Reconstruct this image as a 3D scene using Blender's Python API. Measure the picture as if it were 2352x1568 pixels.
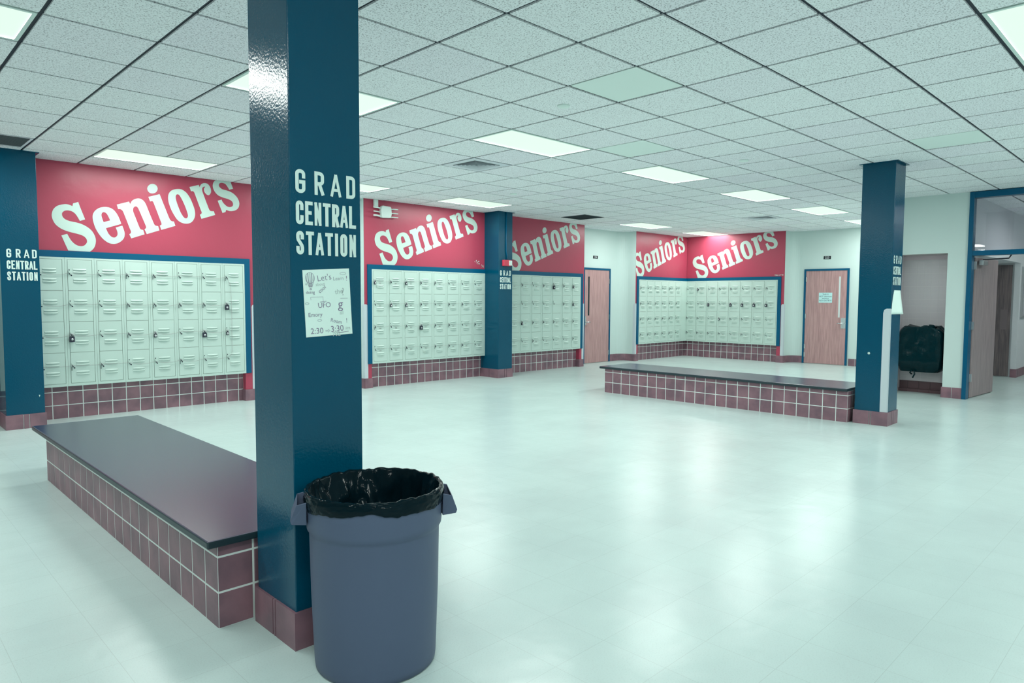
import bpy, bmesh, math, random
from mathutils import Vector, Matrix, noise
random.seed(7)
for o in list(bpy.data.objects): bpy.data.objects.remove(o)
SC = bpy.context.scene
COL = SC.collection
# ------------------------------------------------------------------ camera
cam = bpy.data.cameras.new('camera'); cam_o = bpy.data.objects.new('camera', cam); COL.objects.link(cam_o)
cam.sensor_width = 36.0; cam.lens = 36.0*1580.99/2352; cam.clip_end = 200; cam.clip_start = .02
_y, _p, _r = math.radians(45.543), math.radians(-3.56), math.radians(.25)
fwd = Vector((math.cos(_y)*math.cos(_p), math.sin(_y)*math.cos(_p), math.sin(_p)))
rt = Vector((math.sin(_y), -math.cos(_y), 0)); upv = rt.cross(fwd)
rt2 = rt*math.cos(_r)+upv*math.sin(_r); up2 = upv*math.cos(_r)-rt*math.sin(_r)
m = Matrix((rt2, up2, -fwd)).transposed().to_4x4(); m.translation = (0, 0, 1.445)
cam_o.matrix_world = m
SC.camera = cam_o
# ------------------------------------------------------------------ world, exposure
w = bpy.data.worlds.new('world'); SC.world = w; w.use_nodes = True
w.node_tree.nodes['Background'].inputs[0].default_value = (.5, .55, .6, 1)
w.node_tree.nodes['Background'].inputs[1].default_value = .05
SC.view_settings.view_transform = 'Standard'; SC.view_settings.look = 'None'
SC.view_settings.exposure = 0.0; SC.view_settings.gamma = 1.0
SC.view_settings.use_curve_mapping = False
LAMP = 33.5                     # emission of the ceiling light diffusers
LAMP_COL = (.93, 1.0, .95)
# ------------------------------------------------------------------ materials
def mat(name, col, rough=.5, spec=.5, metal=0, bump=None, coat=0):
    """bump: (scale, strength, distance)"""
    M = bpy.data.materials.new(name); M.use_nodes = True
    nt = M.node_tree; b = nt.nodes['Principled BSDF']
    b.inputs['Base Color'].default_value = (*col, 1); b.inputs['Roughness'].default_value = rough
    b.inputs['Specular IOR Level'].default_value = spec; b.inputs['Metallic'].default_value = metal
    b.inputs['Coat Weight'].default_value = coat
    if bump:
        tc = nt.nodes.new('ShaderNodeNewGeometry'); n = nt.nodes.new('ShaderNodeTexNoise'); bp = nt.nodes.new('ShaderNodeBump')
        n.inputs['Scale'].default_value = bump[0]; n.inputs['Detail'].default_value = 3
        bp.inputs['Strength'].default_value = bump[1]; bp.inputs['Distance'].default_value = bump[2]
        nt.links.new(tc.outputs['Position'], n.inputs['Vector']); nt.links.new(n.outputs[0], bp.inputs['Height'])
        nt.links.new(bp.outputs[0], b.inputs['Normal'])
    return M
def vary(M, c1, c2, scale, vec=(1, 1, 1), detail=4, lo=.35, hi=.65):
    """base colour wanders between two paints by a noise in world space"""
    nt = M.node_tree; b = nt.nodes['Principled BSDF']
    g = nt.nodes.new('ShaderNodeNewGeometry'); mp = nt.nodes.new('ShaderNodeMapping'); n = nt.nodes.new('ShaderNodeTexNoise'); r = nt.nodes.new('ShaderNodeValToRGB')
    mp.inputs['Scale'].default_value = vec; n.inputs['Scale'].default_value = scale; n.inputs['Detail'].default_value = detail
    r.color_ramp.elements[0].position = lo; r.color_ramp.elements[1].position = hi
    r.color_ramp.elements[0].color = (*c1, 1); r.color_ramp.elements[1].color = (*c2, 1)
    nt.links.new(g.outputs['Position'], mp.inputs[0]); nt.links.new(mp.outputs[0], n.inputs['Vector'])
    nt.links.new(n.outputs[0], r.inputs[0]); nt.links.new(r.outputs[0], b.inputs['Base Color'])
    return M
def emit(name, col, s):
    M = bpy.data.materials.new(name); M.use_nodes = True; nt = M.node_tree
    b = nt.nodes['Principled BSDF']; b.inputs['Base Color'].default_value = (.03, .03, .03, 1)
    b.inputs['Emission Color'].default_value = (*col, 1); b.inputs['Emission Strength'].default_value = s
    return M
M_CREAM = mat('cream_wall_paint', (.60, .71, .69), .45, .4, bump=(90, .12, .002))
M_RED = mat('red_wall_paint', (.43, .057, .103), .33, .4, bump=(7, .25, .01))
M_BLUE = mat('blue_trim_paint', (.0, .09, .185), .3, .25, bump=(60, .1, .002))
M_PIL = mat('pillar_gloss_paint', (.0, .07, .13), .14, .3, bump=(85, .26, .004))
M_WHITE = mat('white_letter_paint', (.56, .70, .64), .4, .4)
M_WHITE2 = mat('brightened_letter_paint', (.72, .87, .83), .4, .4)  # letter white lightened in colour to offset the dim pillar side
M_LOCK = mat('locker_enamel', (.53, .66, .61), .38, .45)
M_LOCKIN = mat('locker_gap', (.26, .27, .25), .8, .1)
M_PLATE = mat('number_plate', (.33, .38, .36), .4, .5)
M_STEEL = mat('worn_steel', (.55, .56, .58), .35, .5, .8)
M_DARKM = mat('dark_lock_body', (.02, .025, .045), .35, .5)
M_WIRE = mat('wire', (.40, .42, .42), .5, .4)
M_TILE = vary(mat('quarry_tile', (.25, .10, .12), .42, .45, bump=(40, .15, .003)), (.185, .105, .135), (.285, .15, .185), 5.5)
M_GROUT = mat('grout', (.74, .80, .78), .8, .2)
M_SLAB = mat('bench_slab', (.034, .028, .07), .22, .5, bump=(120, .1, .001))
M_SLABE = mat('bench_slab_edge', (.012, .03, .04), .4, .5)
M_GUARD = mat('corner_guard_vinyl', (.56, .62, .66), .4, .4)
M_WOOD1 = vary(mat('door_wood', (.4, .2, .18), .42, .4), (.39, .22, .225), (.52, .31, .31), 6, (9, 9, .5), 6)
M_WOOD2 = vary(mat('dark_door_wood', (.16, .1, .1), .45, .4), (.12, .10, .105), (.22, .17, .175), 6, (9, 9, .5), 6)
M_WOOD3 = vary(mat('grey_door_wood', (.25, .19, .19), .45, .4), (.25, .20, .21), (.36, .28, .29), 6, (9, 9, .5), 6)
M_PAPER = mat('paper', (.78, .94, .89), .7, .2)
M_PAPERB = mat('pale_blue_paper', (.52, .78, .79), .6, .3)
M_INK = mat('pencil_line', (.27, .23, .34), .7, .1)
M_INKL = mat('faint_pencil_line', (.50, .58, .58), .7, .1)
M_BLACK = mat('black_sign', (.012, .018, .025), .4, .5)
M_TXT = mat('sign_lettering', (.55, .58, .6), .5, .3)
M_CAN = mat('grey_bin_plastic', (.08, .107, .18), .5, .4, bump=(220, .12, .001))
M_BAG = mat('black_bag_film', (.002, .010, .015), .07, .10, bump=(26, .16, .008))
M_BAG2 = mat('black_bag_film_dull', (.0005, .018, .024), .16, .14, bump=(16, .3, .02))
M_GRID = mat('ceiling_grid_paint', (.012, .02, .034), .5, .25)
M_GRILLE = mat('vent_metal', (.70, .73, .78), .5, .4)
M_VDARK = mat('vent_dark', (.03, .05, .06), .7, .2)
M_FRAMEW = mat('light_frame_paint', (.72, .85, .80), .4, .4)
M_LENS = emit('light_diffuser', (.76, .98, .83), 1.0)
M_ALARM = mat('alarm_red', (.6, .05, .09), .4, .5)
M_AWHITE = mat('white_plastic', (.70, .82, .78), .35, .5)
M_BRICKW = mat('alcove_wall_tile', (.66, .61, .64), .3, .5)
M_CHROME = mat('satin_chrome', (.7, .72, .74), .25, .5, .9)
M_SMOOTHT = mat('smooth_ceiling_tile', (.80, .90, .86), .7, .2)
# glass of the transom
M_GLASS = bpy.data.materials.new('transom_glass'); M_GLASS.use_nodes = True
_n = M_GLASS.node_tree; _b = _n.nodes['Principled BSDF']
_b.inputs['Transmission Weight'].default_value = 1; _b.inputs['Roughness'].default_value = .0; _b.inputs['IOR'].default_value = 1.45
_b.inputs['Base Color'].default_value = (.86, .84, .90, 1)
# ceiling tile: specked fissured board, each board a little different
def ceiling_tile_material():
    M = bpy.data.materials.new('fissured_ceiling_tile'); M.use_nodes = True; nt = M.node_tree; N = nt.nodes; L = nt.links
    b = N['Principled BSDF']; b.inputs['Roughness'].default_value = .85; b.inputs['Specular IOR Level'].default_value = .15
    g = N.new('ShaderNodeNewGeometry')
    n1 = N.new('ShaderNodeTexNoise'); n1.inputs['Scale'].default_value = 100; n1.inputs['Detail'].default_value = 3; n1.inputs['Roughness'].default_value = .65
    L.new(g.outputs['Position'], n1.inputs['Vector'])
    r = N.new('ShaderNodeValToRGB'); r.color_ramp.elements[0].position = .33; r.color_ramp.elements[1].position = .48
    r.color_ramp.elements[0].color = (.38, .36, .38, 1); r.color_ramp.elements[1].color = (1, 1, 1, 1)
    L.new(n1.outputs[0], r.inputs[0])
    off = N.new('ShaderNodeVectorMath'); off.operation = 'SUBTRACT'; off.inputs[1].default_value = (4.4395*.6096, 4.6131*.6096, 0)
    L.new(g.outputs['Position'], off.inputs[0])
    sc = N.new('ShaderNodeVectorMath'); sc.operation = 'SCALE'; sc.inputs['Scale'].default_value = 1/.6096; L.new(off.outputs[0], sc.inputs[0])
    fl = N.new('ShaderNodeVectorMath'); fl.operation = 'FLOOR'; L.new(sc.outputs[0], fl.inputs[0])
    wn = N.new('ShaderNodeTexWhiteNoise'); wn.noise_dimensions = '2D'; L.new(fl.outputs[0], wn.inputs['Vector'])
    r2 = N.new('ShaderNodeValToRGB'); r2.color_ramp.elements[0].color = (.90, .89, .94, 1); r2.color_ramp.elements[1].color = (.93, .95, .97, 1)
    r2.color_ramp.elements[1].position = .55
    L.new(wn.outputs['Value'], r2.inputs[0])
    mx = N.new('ShaderNodeMix'); mx.data_type = 'RGBA'; mx.blend_type = 'MULTIPLY'; mx.inputs['Factor'].default_value = 1
    L.new(r2.outputs[0], mx.inputs['A']); L.new(r.outputs[0], mx.inputs['B']); L.new(mx.outputs['Result'], b.inputs['Base Color'])
    bp = N.new('ShaderNodeBump'); bp.inputs['Strength'].default_value = .5; bp.inputs['Distance'].default_value = .004
    L.new(n1.outputs[0], bp.inputs['Height']); L.new(bp.outputs[0], b.inputs['Normal'])
    return M
M_CTILE = ceiling_tile_material()
# floor: 12 inch vinyl tiles, waxed
def floor_material():
    M = bpy.data.materials.new('waxed_vinyl_floor'); M.use_nodes = True; nt = M.node_tree; N = nt.nodes; L = nt.links
    b = N['Principled BSDF']; b.inputs['Roughness'].default_value = .26; b.inputs['Specular IOR Level'].default_value = .4
    g = N.new('ShaderNodeNewGeometry')
    br = N.new('ShaderNodeTexBrick'); br.offset = 0; br.inputs['Scale'].default_value = 1/.6096
    br.inputs['Brick Width'].default_value = .5; br.inputs['Row Height'].default_value = .5; br.inputs['Mortar Size'].default_value = .0022; br.inputs['Mortar Smooth'].default_value = .3
    br.inputs['Color1'].default_value = (.565, .69, .675, 1); br.inputs['Color2'].default_value = (.55, .675, .66, 1); br.inputs['Mortar'].default_value = (.485, .58, .57, 1)
    mp = N.new('ShaderNodeMapping'); mp.inputs['Location'].default_value = (.17, .08, 0)
    L.new(g.outputs['Position'], mp.inputs[0]); L.new(mp.outputs[0], br.inputs['Vector'])
    n = N.new('ShaderNodeTexNoise'); n.inputs['Scale'].default_value = 1.4; n.inputs['Detail'].default_value = 6; L.new(g.outputs['Position'], n.inputs['Vector'])
    r = N.new('ShaderNodeValToRGB'); r.color_ramp.elements[0].color = (.93, .92, .93, 1); r.color_ramp.elements[1].color = (1, 1, 1, 1); r.color_ramp.elements[0].position = .3; r.color_ramp.elements[1].position = .6
    L.new(n.outputs[0], r.inputs[0])
    n3 = N.new('ShaderNodeTexNoise'); n3.inputs['Scale'].default_value = 160; n3.inputs['Detail'].default_value = 2; L.new(g.outputs['Position'], n3.inputs['Vector'])
    r3 = N.new('ShaderNodeValToRGB'); r3.color_ramp.elements[0].color = (.93, .925, .93, 1); r3.color_ramp.elements[1].color = (1, 1, 1, 1); r3.color_ramp.elements[0].position = .3; r3.color_ramp.elements[1].position = .48
    L.new(n3.outputs[0], r3.inputs[0])
    m1 = N.new('ShaderNodeMix'); m1.data_type = 'RGBA'; m1.blend_type = 'MULTIPLY'; m1.inputs['Factor'].default_value = 1
    m2 = N.new('ShaderNodeMix'); m2.data_type = 'RGBA'; m2.blend_type = 'MULTIPLY'; m2.inputs['Factor'].default_value = 1
    L.new(br.outputs['Color'], m1.inputs['A']); L.new(r.outputs[0], m1.inputs['B']); L.new(m1.outputs['Result'], m2.inputs['A']); L.new(r3.outputs[0], m2.inputs['B'])
    L.new(m2.outputs['Result'], b.inputs['Base Color'])
    n2 = N.new('ShaderNodeTexNoise'); n2.inputs['Scale'].default_value = 5.5; n2.inputs['Detail'].default_value = 2; L.new(g.outputs['Position'], n2.inputs['Vector'])
    bp = N.new('ShaderNodeBump'); bp.inputs['Strength'].default_value = .25; bp.inputs['Distance'].default_value = .012
    L.new(n2.outputs[0], bp.inputs['Height']); L.new(bp.outputs[0], b.inputs['Normal'])
    return M
M_FLOOR = floor_material()
# ------------------------------------------------------------------ mesh building
class MB:
    def __init__(s): s.v = []; s.f = []; s.mi = []; s.sm = []
    def add(s, vs, fs, mi=0, smooth=False):
        o = len(s.v); s.v += [tuple(p) for p in vs]
        for f in fs: s.f.append([o+i for i in f]); s.mi.append(mi); s.sm.append(smooth)
        return s
    def box(s, x0, x1, y0, y1, z0, z1, mi=0):
        vs = [(x, y, z) for z in (z0, z1) for y in (y0, y1) for x in (x0, x1)]
        return s.add(vs, [(0, 2, 3, 1), (4, 5, 7, 6), (0, 1, 5, 4), (2, 6, 7, 3), (0, 4, 6, 2), (1, 3, 7, 5)], mi)
    def quad(s, a, b, c, d, mi=0): return s.add([a, b, c, d], [(0, 1, 2, 3)], mi)
    def prism(s, poly, z0, z1, mi=0, smooth=False, to=lambda x, y, z: (x, y, z)):
        n = len(poly)
        s.add([to(x, y, z0) for x, y in poly]+[to(x, y, z1) for x, y in poly], [tuple(range(n-1, -1, -1)), tuple(range(n, 2*n))], mi)
        return s.add([to(x, y, z0) for x, y in poly]+[to(x, y, z1) for x, y in poly], [(i, (i+1) % n, n+(i+1) % n, n+i) for i in range(n)], mi, smooth)
    def tube(s, path, r, seg=8, mi=0):
        P = [Vector(p) for p in path]; rings = []
        for i, p in enumerate(P):
            t = (P[min(i+1, len(P)-1)]-P[max(i-1, 0)]).normalized()
            a = t.cross(Vector((0, 0, 1)) if abs(t.z) < .9 else Vector((1, 0, 0))).normalized(); b = t.cross(a)
            rings.append([p+(a*math.cos(2*math.pi*k/seg)+b*math.sin(2*math.pi*k/seg))*r for k in range(seg)])
        vs = [q for R in rings for q in R]; fs = []
        for i in range(len(P)-1):
            for k in range(seg): fs.append((i*seg+k, i*seg+(k+1) % seg, (i+1)*seg+(k+1) % seg, (i+1)*seg+k))
        s.add(vs, fs, mi, True)
        n = len(P)-1
        return s.add(rings[0]+rings[-1], [tuple(range(seg)), tuple(range(2*seg-1, seg-1, -1))], mi)
    def lathe(s, prof, c, seg=48, mi=0, cap=True):
        vs = []; fs = []; n = len(prof)
        for r, z in prof:
            for k in range(seg): a = 2*math.pi*k/seg; vs.append((c[0]+r*math.cos(a), c[1]+r*math.sin(a), c[2]+z))
        for i in range(n-1):
            for k in range(seg): fs.append((i*seg+k, i*seg+(k+1) % seg, (i+1)*seg+(k+1) % seg, (i+1)*seg+k))
        s.add(vs, fs, mi, True)
        if cap: s.add([vs[k] for k in range(seg)], [tuple(range(seg-1, -1, -1))], mi)
        return s
    def disc(s, c, u, v, r, seg=14, mi=0):
        c, u, v = Vector(c), Vector(u), Vector(v)
        return s.add([c+(u*math.cos(2*math.pi*k/seg)+v*math.sin(2*math.pi*k/seg))*r for k in range(seg)], [tuple(range(seg))], mi)
def link(name, mb, mats, parent=None, bevel=0, subsurf=0):
    """one mesh object; geometry is given in world space, stored relative to the root it hangs under"""
    me = bpy.data.meshes.new(name)
    off = Vector((0, 0, 0)); p = parent
    while p is not None: off += p.location; p = p.parent
    me.from_pydata([Vector(q)-off for q in mb.v], [], mb.f)
    for M in (mats if isinstance(mats, (list, tuple)) else [mats]): me.materials.append(M)
    me.polygons.foreach_set('material_index', mb.mi); me.polygons.foreach_set('use_smooth', mb.sm)
    me.validate(); me.update()
    bm = bmesh.new(); bm.from_mesh(me); bmesh.ops.remove_doubles(bm, verts=bm.verts, dist=1e-5); 
    bmesh.ops.recalc_face_normals(bm, faces=bm.faces); bm.to_mesh(me); bm.free()
    o = bpy.data.objects.new(name, me); COL.objects.link(o)
    if parent is not None: o.parent = parent
    if bevel:
        b = o.modifiers.new('bevel', 'BEVEL'); b.width = bevel; b.segments = 2; b.limit_method = 'ANGLE'; b.angle_limit = math.radians(40)
    if subsurf:
        b = o.modifiers.new('sub', 'SUBSURF'); b.levels = b.render_levels = subsurf
    return o
def tag(o, label, cat, group=None):
    o['label'] = label; o['category'] = cat; o['kind'] = 'thing'
    if group: o['group'] = group
    return o
def thing(name, loc, label, cat, group=None):
    o = bpy.data.objects.new(name, None); COL.objects.link(o); o.location = loc; o.empty_display_size = .1
    return tag(o, label, cat, group)
def struct(name, mb, mats, parent=None, **k):
    o = link(name, mb, mats, parent, **k)
    if parent is None: o['kind'] = 'structure'
    return o
def copy_tree(src, name=None, loc=None, rotz=None, label=None, group=None):
    r = src.copy(); COL.objects.link(r)
    if name: r.name = name
    if loc is not None: r.location = loc
    if rotz is not None: r.rotation_euler = (0, 0, rotz)
    if label: r['label'] = label
    if group: r['group'] = group
    for ch in src.children:
        c = ch.copy(); COL.objects.link(c); c.parent = r
        for g in ch.children:
            d = g.copy(); COL.objects.link(d); d.parent = c
    return r
def text_mb(txt, size, org, u, v, mb, mi=0, align='CENTER', sx=1.0, weight=0.0):
    """lettering laid on the plane (org, u, v)"""
    cu = bpy.data.curves.new('t', 'FONT'); cu.body = txt; cu.size = size; cu.align_x = align; cu.offset = weight; cu.resolution_u = 3
    ob = bpy.data.objects.new('t', cu); COL.objects.link(ob)
    dg = bpy.context.evaluated_depsgraph_get(); me = ob.evaluated_get(dg).to_mesh()
    org, u, v = Vector(org), Vector(u), Vector(v)
    mb.add([org+u*(q.co.x*sx)+v*q.co.y for q in me.vertices], [tuple(p.vertices) for p in me.polygons], mi)
    ob.evaluated_get(dg).to_mesh_clear(); bpy.data.objects.remove(ob); bpy.data.curves.remove(cu)
    return mb
def stroke_mb(pts, wd, org, u, v, mb, mi=0, closed=False, cap=0.0):
    """one ribbon with mitred joints; every ribbon lies a hair above the one before it"""
    org, u, v = Vector(org), Vector(u), Vector(v)
    mb.lift = getattr(mb, 'lift', 0)+1
    org = org+u.cross(v)*(.00018*(mb.lift % 7))
    pts = [Vector(p) for p in pts]
    if (pts[0]-pts[-1]).length < 1e-6: pts.pop(); closed = True
    if cap and not closed:
        pts[0] = pts[0]+(pts[0]-pts[1]).normalized()*cap; pts[-1] = pts[-1]+(pts[-1]-pts[-2]).normalized()*cap
    n = len(pts); L = []; R = []
    for i, p in enumerate(pts):
        d0 = (p-pts[i-1]).normalized() if (i > 0 or closed) else None
        d1 = (pts[(i+1) % n]-p).normalized() if (i < n-1 or closed) else None
        if d0 is None: d0 = d1
        if d1 is None: d1 = d0
        n0, n1 = Vector((-d0.y, d0.x)), Vector((-d1.y, d1.x)); q = n0+n1
        q = q/max(.45, 1+n0.dot(n1))*wd/2 if q.length > 1e-4 else n0*wd/2
        L.append(p+q); R.append(p-q)
    vs = [org+u*p.x+v*p.y for p in L+R]
    mb.add(vs, [(i, (i+1) % n, n+(i+1) % n, n+i) for i in range(n if closed else n-1)], mi)
    return mb
X, Y, Z = Vector((1, 0, 0)), Vector((0, 1, 0)), Vector((0, 0, 1))
T = .6096; HC = 3.016
def XI(i): return (i+4.4395)*T
def YJ(j): return (j+4.6131)*T
TP = .158      # module of the small quarry tiles
def tiles(mb, org, u, n, length, height, first=None, v=Z, t=.0014, g=.009, h0=0.0, mods=TP):
    """quarry tile facing on the plane org + u*[0,length] + z*[0,height]: grout slab (material 1) with raised tiles (material 0)"""
    org, u, n = Vector(org), Vector(u), Vector(n)
    mb.quad(org, org+u*length, org+u*length+v*height, org+v*height, 1)
    us = [0.0]; p = first if first else mods
    while p < length-.012: us.append(p); p += mods
    us.append(length)
    vs = [0.0]; p = mods-h0
    while p < height-.012: vs.append(p); p += mods
    vs.append(height)
    for a, b in zip(us, us[1:]):
        for c, d in zip(vs, vs[1:]):
            a2 = a+(g/2 if a > 0 else g*.2); b2 = b-(g/2 if b < length else g*.2); c2 = c+(g/2 if c > 0 else 0); d2 = d-(g/2 if d < height else g*.2)
            q = [org+u*x+v*y for x, y in ((a2, c2), (b2, c2), (b2, d2), (a2, d2))]
            q2 = [org+u*x+v*y+n*t for x, y in ((a2+.002, c2+(.002 if c > 0 else 0)), (b2-.002, c2+(.002 if c > 0 else 0)), (b2-.002, d2-.002), (a2+.002, d2-.002))]
            mb.add(q+q2, [(4, 5, 6, 7), (0, 1, 5, 4), (1, 2, 6, 5), (2, 3, 7, 6), (3, 0, 4, 7)], 0)
    return mb
# ================================================================== setting
struct('floor', MB().box(-7, 22, -5.2, 12, -.1, 0), M_FLOOR)
LIGHTS = [(-9, 3), (-5, 3), (-1, 3), (3, 3), (7, 3), (11, 3), (15, 3), (19, 3), (-5, 9), (-1, 9), (3, 9), (7, 9), (15, 9), (19, 9),
          (-9, -4), (-5, -4), (3, -4), (7, -4), (11, -4), (-9, -10), (-5, -10), (-1, -10), (7, -10), (11, -10)]
LIGHTS = [l for l in LIGHTS if YJ(l[1]) > -5 and XI(l[0]) > -6.6]
VENTS = {(4, 5): 'diffuser', (12, 9): 'grille', (-3, 9): 'grille', (16, 5): 'diffuser'}
SMOOTH = {(2, 0), (5, 2), (8, -2), (4, 2), (2, 3), (9, 4), (6, 3)}
taken = set(VENTS)
for i, j in LIGHTS: taken |= {(i, j), (i+1, j)}
cl = MB()
cl.box(-7, 22, -5.2, 12, HC+.006, HC+.12, 1)
for i in range(-16, 32):
    for j in range(-13, 12):
        if (i, j) in taken: continue
        x0, x1, y0, y1 = XI(i)+.012, XI(i+1)-.012, YJ(j)+.012, YJ(j+1)-.012
        if x1 < -6.6 or y1 < -5.1: continue
        mi = 2 if (i, j) in {(2, 0), (5, 2), (8, -2)} else 0
        zb = HC-.004+(.0025 if mi else 0)
        a = [(x0, y0, HC+.006), (x1, y0, HC+.006), (x1, y1, HC+.006), (x0, y1, HC+.006)]
        b = [(x0, y0, zb), (x1, y0, zb), (x1, y1, zb), (x0, y1, zb)]
        cl.add(a+b, [(4, 7, 6, 5), (0, 4, 5, 1), (1, 5, 6, 2), (2, 6, 7, 3), (3, 7, 4, 0)], mi)
struct('ceiling', cl, [M_CTILE, M_GRID, M_SMOOTHT])
WT = HC+.03
def arc_recess(xa, xb, y0, y1, r=.22, n=8):
    """plan of a shallow recess with rounded inside corners"""
    p = [(xa, y0), (xa, y1-r)]
    for k in range(1, n+1): a = math.pi-k*math.pi/2/n; p.append((xa+r+r*math.cos(a), y1-r+r*math.sin(a)))
    for k in range(n+1): a = math.pi/2-k*math.pi/2/n; p.append((xb-r+r*math.cos(a), y1-r+r*math.sin(a)))
    p.append((xb, y0)); return p
def sheet(mb, plan, z0, z1, mi=0, smooth=False):
    for (a, b), (c, d) in zip(plan, plan[1:]): mb.quad((a, b, z0), (c, d, z0), (c, d, z1), (a, b, z1), mi)
    return mb
YA, XB = 9.45, 15.5
# ---- the red locker walls (locker bays), the cream recesses between them
def bay(name, P, length, la, lb, mirror_n, tile_first):
    """red wall with a locker opening. P(u, d, z): u along the wall, d depth behind its face."""
    m = MB()
    def bx(u0, u1, d0, d1, z0, z1, mi):
        vs = [P(u, d, z) for z in (z0, z1) for d in (d0, d1) for u in (u0, u1)]
        m.add(vs, [(0, 2, 3, 1), (4, 5, 7, 6), (0, 1, 5, 4), (2, 6, 7, 3), (0, 4, 6, 2), (1, 3, 7, 5)], mi)
    e0, e1 = mirror_n
    bx(e0, length-e1, 0, .5, 1.905, WT, 0)
    if la > .01: bx(e0, la, 0, .5, .0, 1.905, 0)
    if lb < length-.01: bx(lb, length-e1, 0, .5, .0, 1.905, 0)
    bx(la, lb, .45, .5, 0, 1.905, 1)
    return struct(name, m, [M_RED, M_CREAM])
PA = lambda x0: (lambda u, d, z: (x0+u, YA+d, z))
PB = lambda u, d, z: (XB+d, YA-u, z)
bay('wall_left', PA(-.35), 1.62, .99, 1.62, (0,0), 0)
struct('wall_left_plain', MB().box(-7, -.354, YA, YA+.5, 0, WT), M_CREAM)
bay('wall_left_bay_near', PA(1.27), 2.945, .35, 2.786, (.0,.004), 0)
bay('wall_left_bay_middle', PA(5.985), 2.57, .13, 2.57, (.004,0), 0)
bay('wall_left_bay_far', PA(8.555), 2.865, .35, 2.735, (.01,.004), 0)
bay('wall_left_bay_corner', PA(13.29), 2.71, .115, 2.71, (.004,.505), 0)
bay('wall_back', PB, 2.54, 0, 2.39, (0,.004), 0)
def recess(name, plan):
    struct(name, sheet(MB(), plan, 0, WT), M_CREAM)
R1 = arc_recess(4.215, 5.985, YA, 9.84); recess('wall_left_recess_hidden', R1)
R2 = arc_recess(11.42, 13.29, YA, 9.84); recess('wall_left_recess_door', R2)
R3 = [(XB+(y-YA), 6.91-(x-0)) for x, y in arc_recess(0, 1.95, YA, 9.83)]; recess('wall_back_recess_door', R3)
struct('wall_back_return', sheet(MB(), [(XB, 4.96), (XB, 3.8), (11.4, 3.8), (11.4, 3.75), (11.55, 3.75), (11.66, 3.73), (11.73, 3.67), (11.76, 3.6), (11.77, 3.5)], 0, WT), M_CREAM)
# ---- right wall with the fountain alcove and the corridor doorway
XR = 11.77
m = MB()
m.quad((XR, 3.5, 2.145), (XR, 2.8, 2.145), (XR, 2.8, WT), (XR, 3.5, WT))
m.box(XR, 11.9, 2.545, 2.80, 0, WT)
m.quad((11.9, 2.545, 0), (11.9, 2.545, WT), (11.9, 2.57, WT), (11.9, 2.57, 0))
struct('wall_right', m, M_CREAM)
# alcove lined with pale glazed tile: back, two sides, soffit
M_AG = mat('alcove_grout', (.78, .74, .74), .8, .2)
m = MB().box(12.2, 12.25, 2.75, 3.55, 0, 2.2, 1)
for a in range(7):
    for c in range(20):
        y0, y1, z0, z1 = 2.8+a*.1016+.0015, min(2.8+(a+1)*.1016-.0015, 3.499), .14+c*.1016+.0015, min(.14+(c+1)*.1016-.0015, 2.078)
        if y1 > y0 and z1 > z0: m.box(12.1988, 12.2, y0, y1, z0, z1, 0)
m.box(12.188, 12.2, 2.8, 3.5, 2.08, 2.144, 2)
struct('wall_alcove_back', m, [M_BRICKW, M_AG, mat('alcove_top_band', (.74, .62, .66), .5, .3)])
struct('wall_alcove_right', MB().quad((XR, 2.8, 0), (12.2, 2.8, 0), (12.2, 2.8, 2.145), (XR, 2.8, 2.145)), M_BRICKW)
struct('wall_alcove_left', MB().quad((XR, 3.5, 0), (12.2, 3.5, 0), (12.2, 3.5, 2.145), (XR, 3.5, 2.145)), M_BRICKW)
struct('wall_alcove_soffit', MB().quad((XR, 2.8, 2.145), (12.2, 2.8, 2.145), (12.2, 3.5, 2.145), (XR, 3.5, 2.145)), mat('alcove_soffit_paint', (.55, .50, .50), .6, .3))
m = MB().box(XR, 11.9, -5.2, .55, 0, WT)
struct('wall_right_near', m, M_CREAM)
# corridor behind the doorway
m = MB()
m.box(11.9, 15.82, 2.57, 2.66, 2.15, WT)                                  # header over the side niche
m.box(15.82, 22, 2.57, 2.66, 0, WT)                                      # corridor side wall beyond
m.quad((15.86, 2.62, 0), (15.86, 4.1, 0), (15.86, 4.1, 2.16), (15.86, 2.62, 2.16))     # niche end wall
m.quad((12.3, 3.7, 0), (15.86, 3.7, 0), (15.86, 3.7, 2.16), (12.3, 3.7, 2.16))
m.quad((12.3, 2.66, 0), (12.3, 3.7, 0), (12.3, 3.7, 2.16), (12.3, 2.66, 2.16))
m.quad((11.9, 2.57, 2.152), (15.86, 2.57, 2.152), (15.86, 3.7, 2.152), (11.9, 3.7, 2.152))
m.box(11.9, 22, -.9, -.8, 0, WT); m.box(21.9, 22, -.9, 2.6, 0, WT)
struct('wall_corridor', m, mat('corridor_wall_paint', (.70, .72, .75), .5, .4))
# ---- walls behind the viewer
struct('wall_front', MB().box(-7, 11.9, -5.2, -5.1, 0, WT), M_CREAM)
struct('wall_near', MB().box(-7, -6.9, -5.2, 10, 0, WT), M_CREAM)
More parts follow.
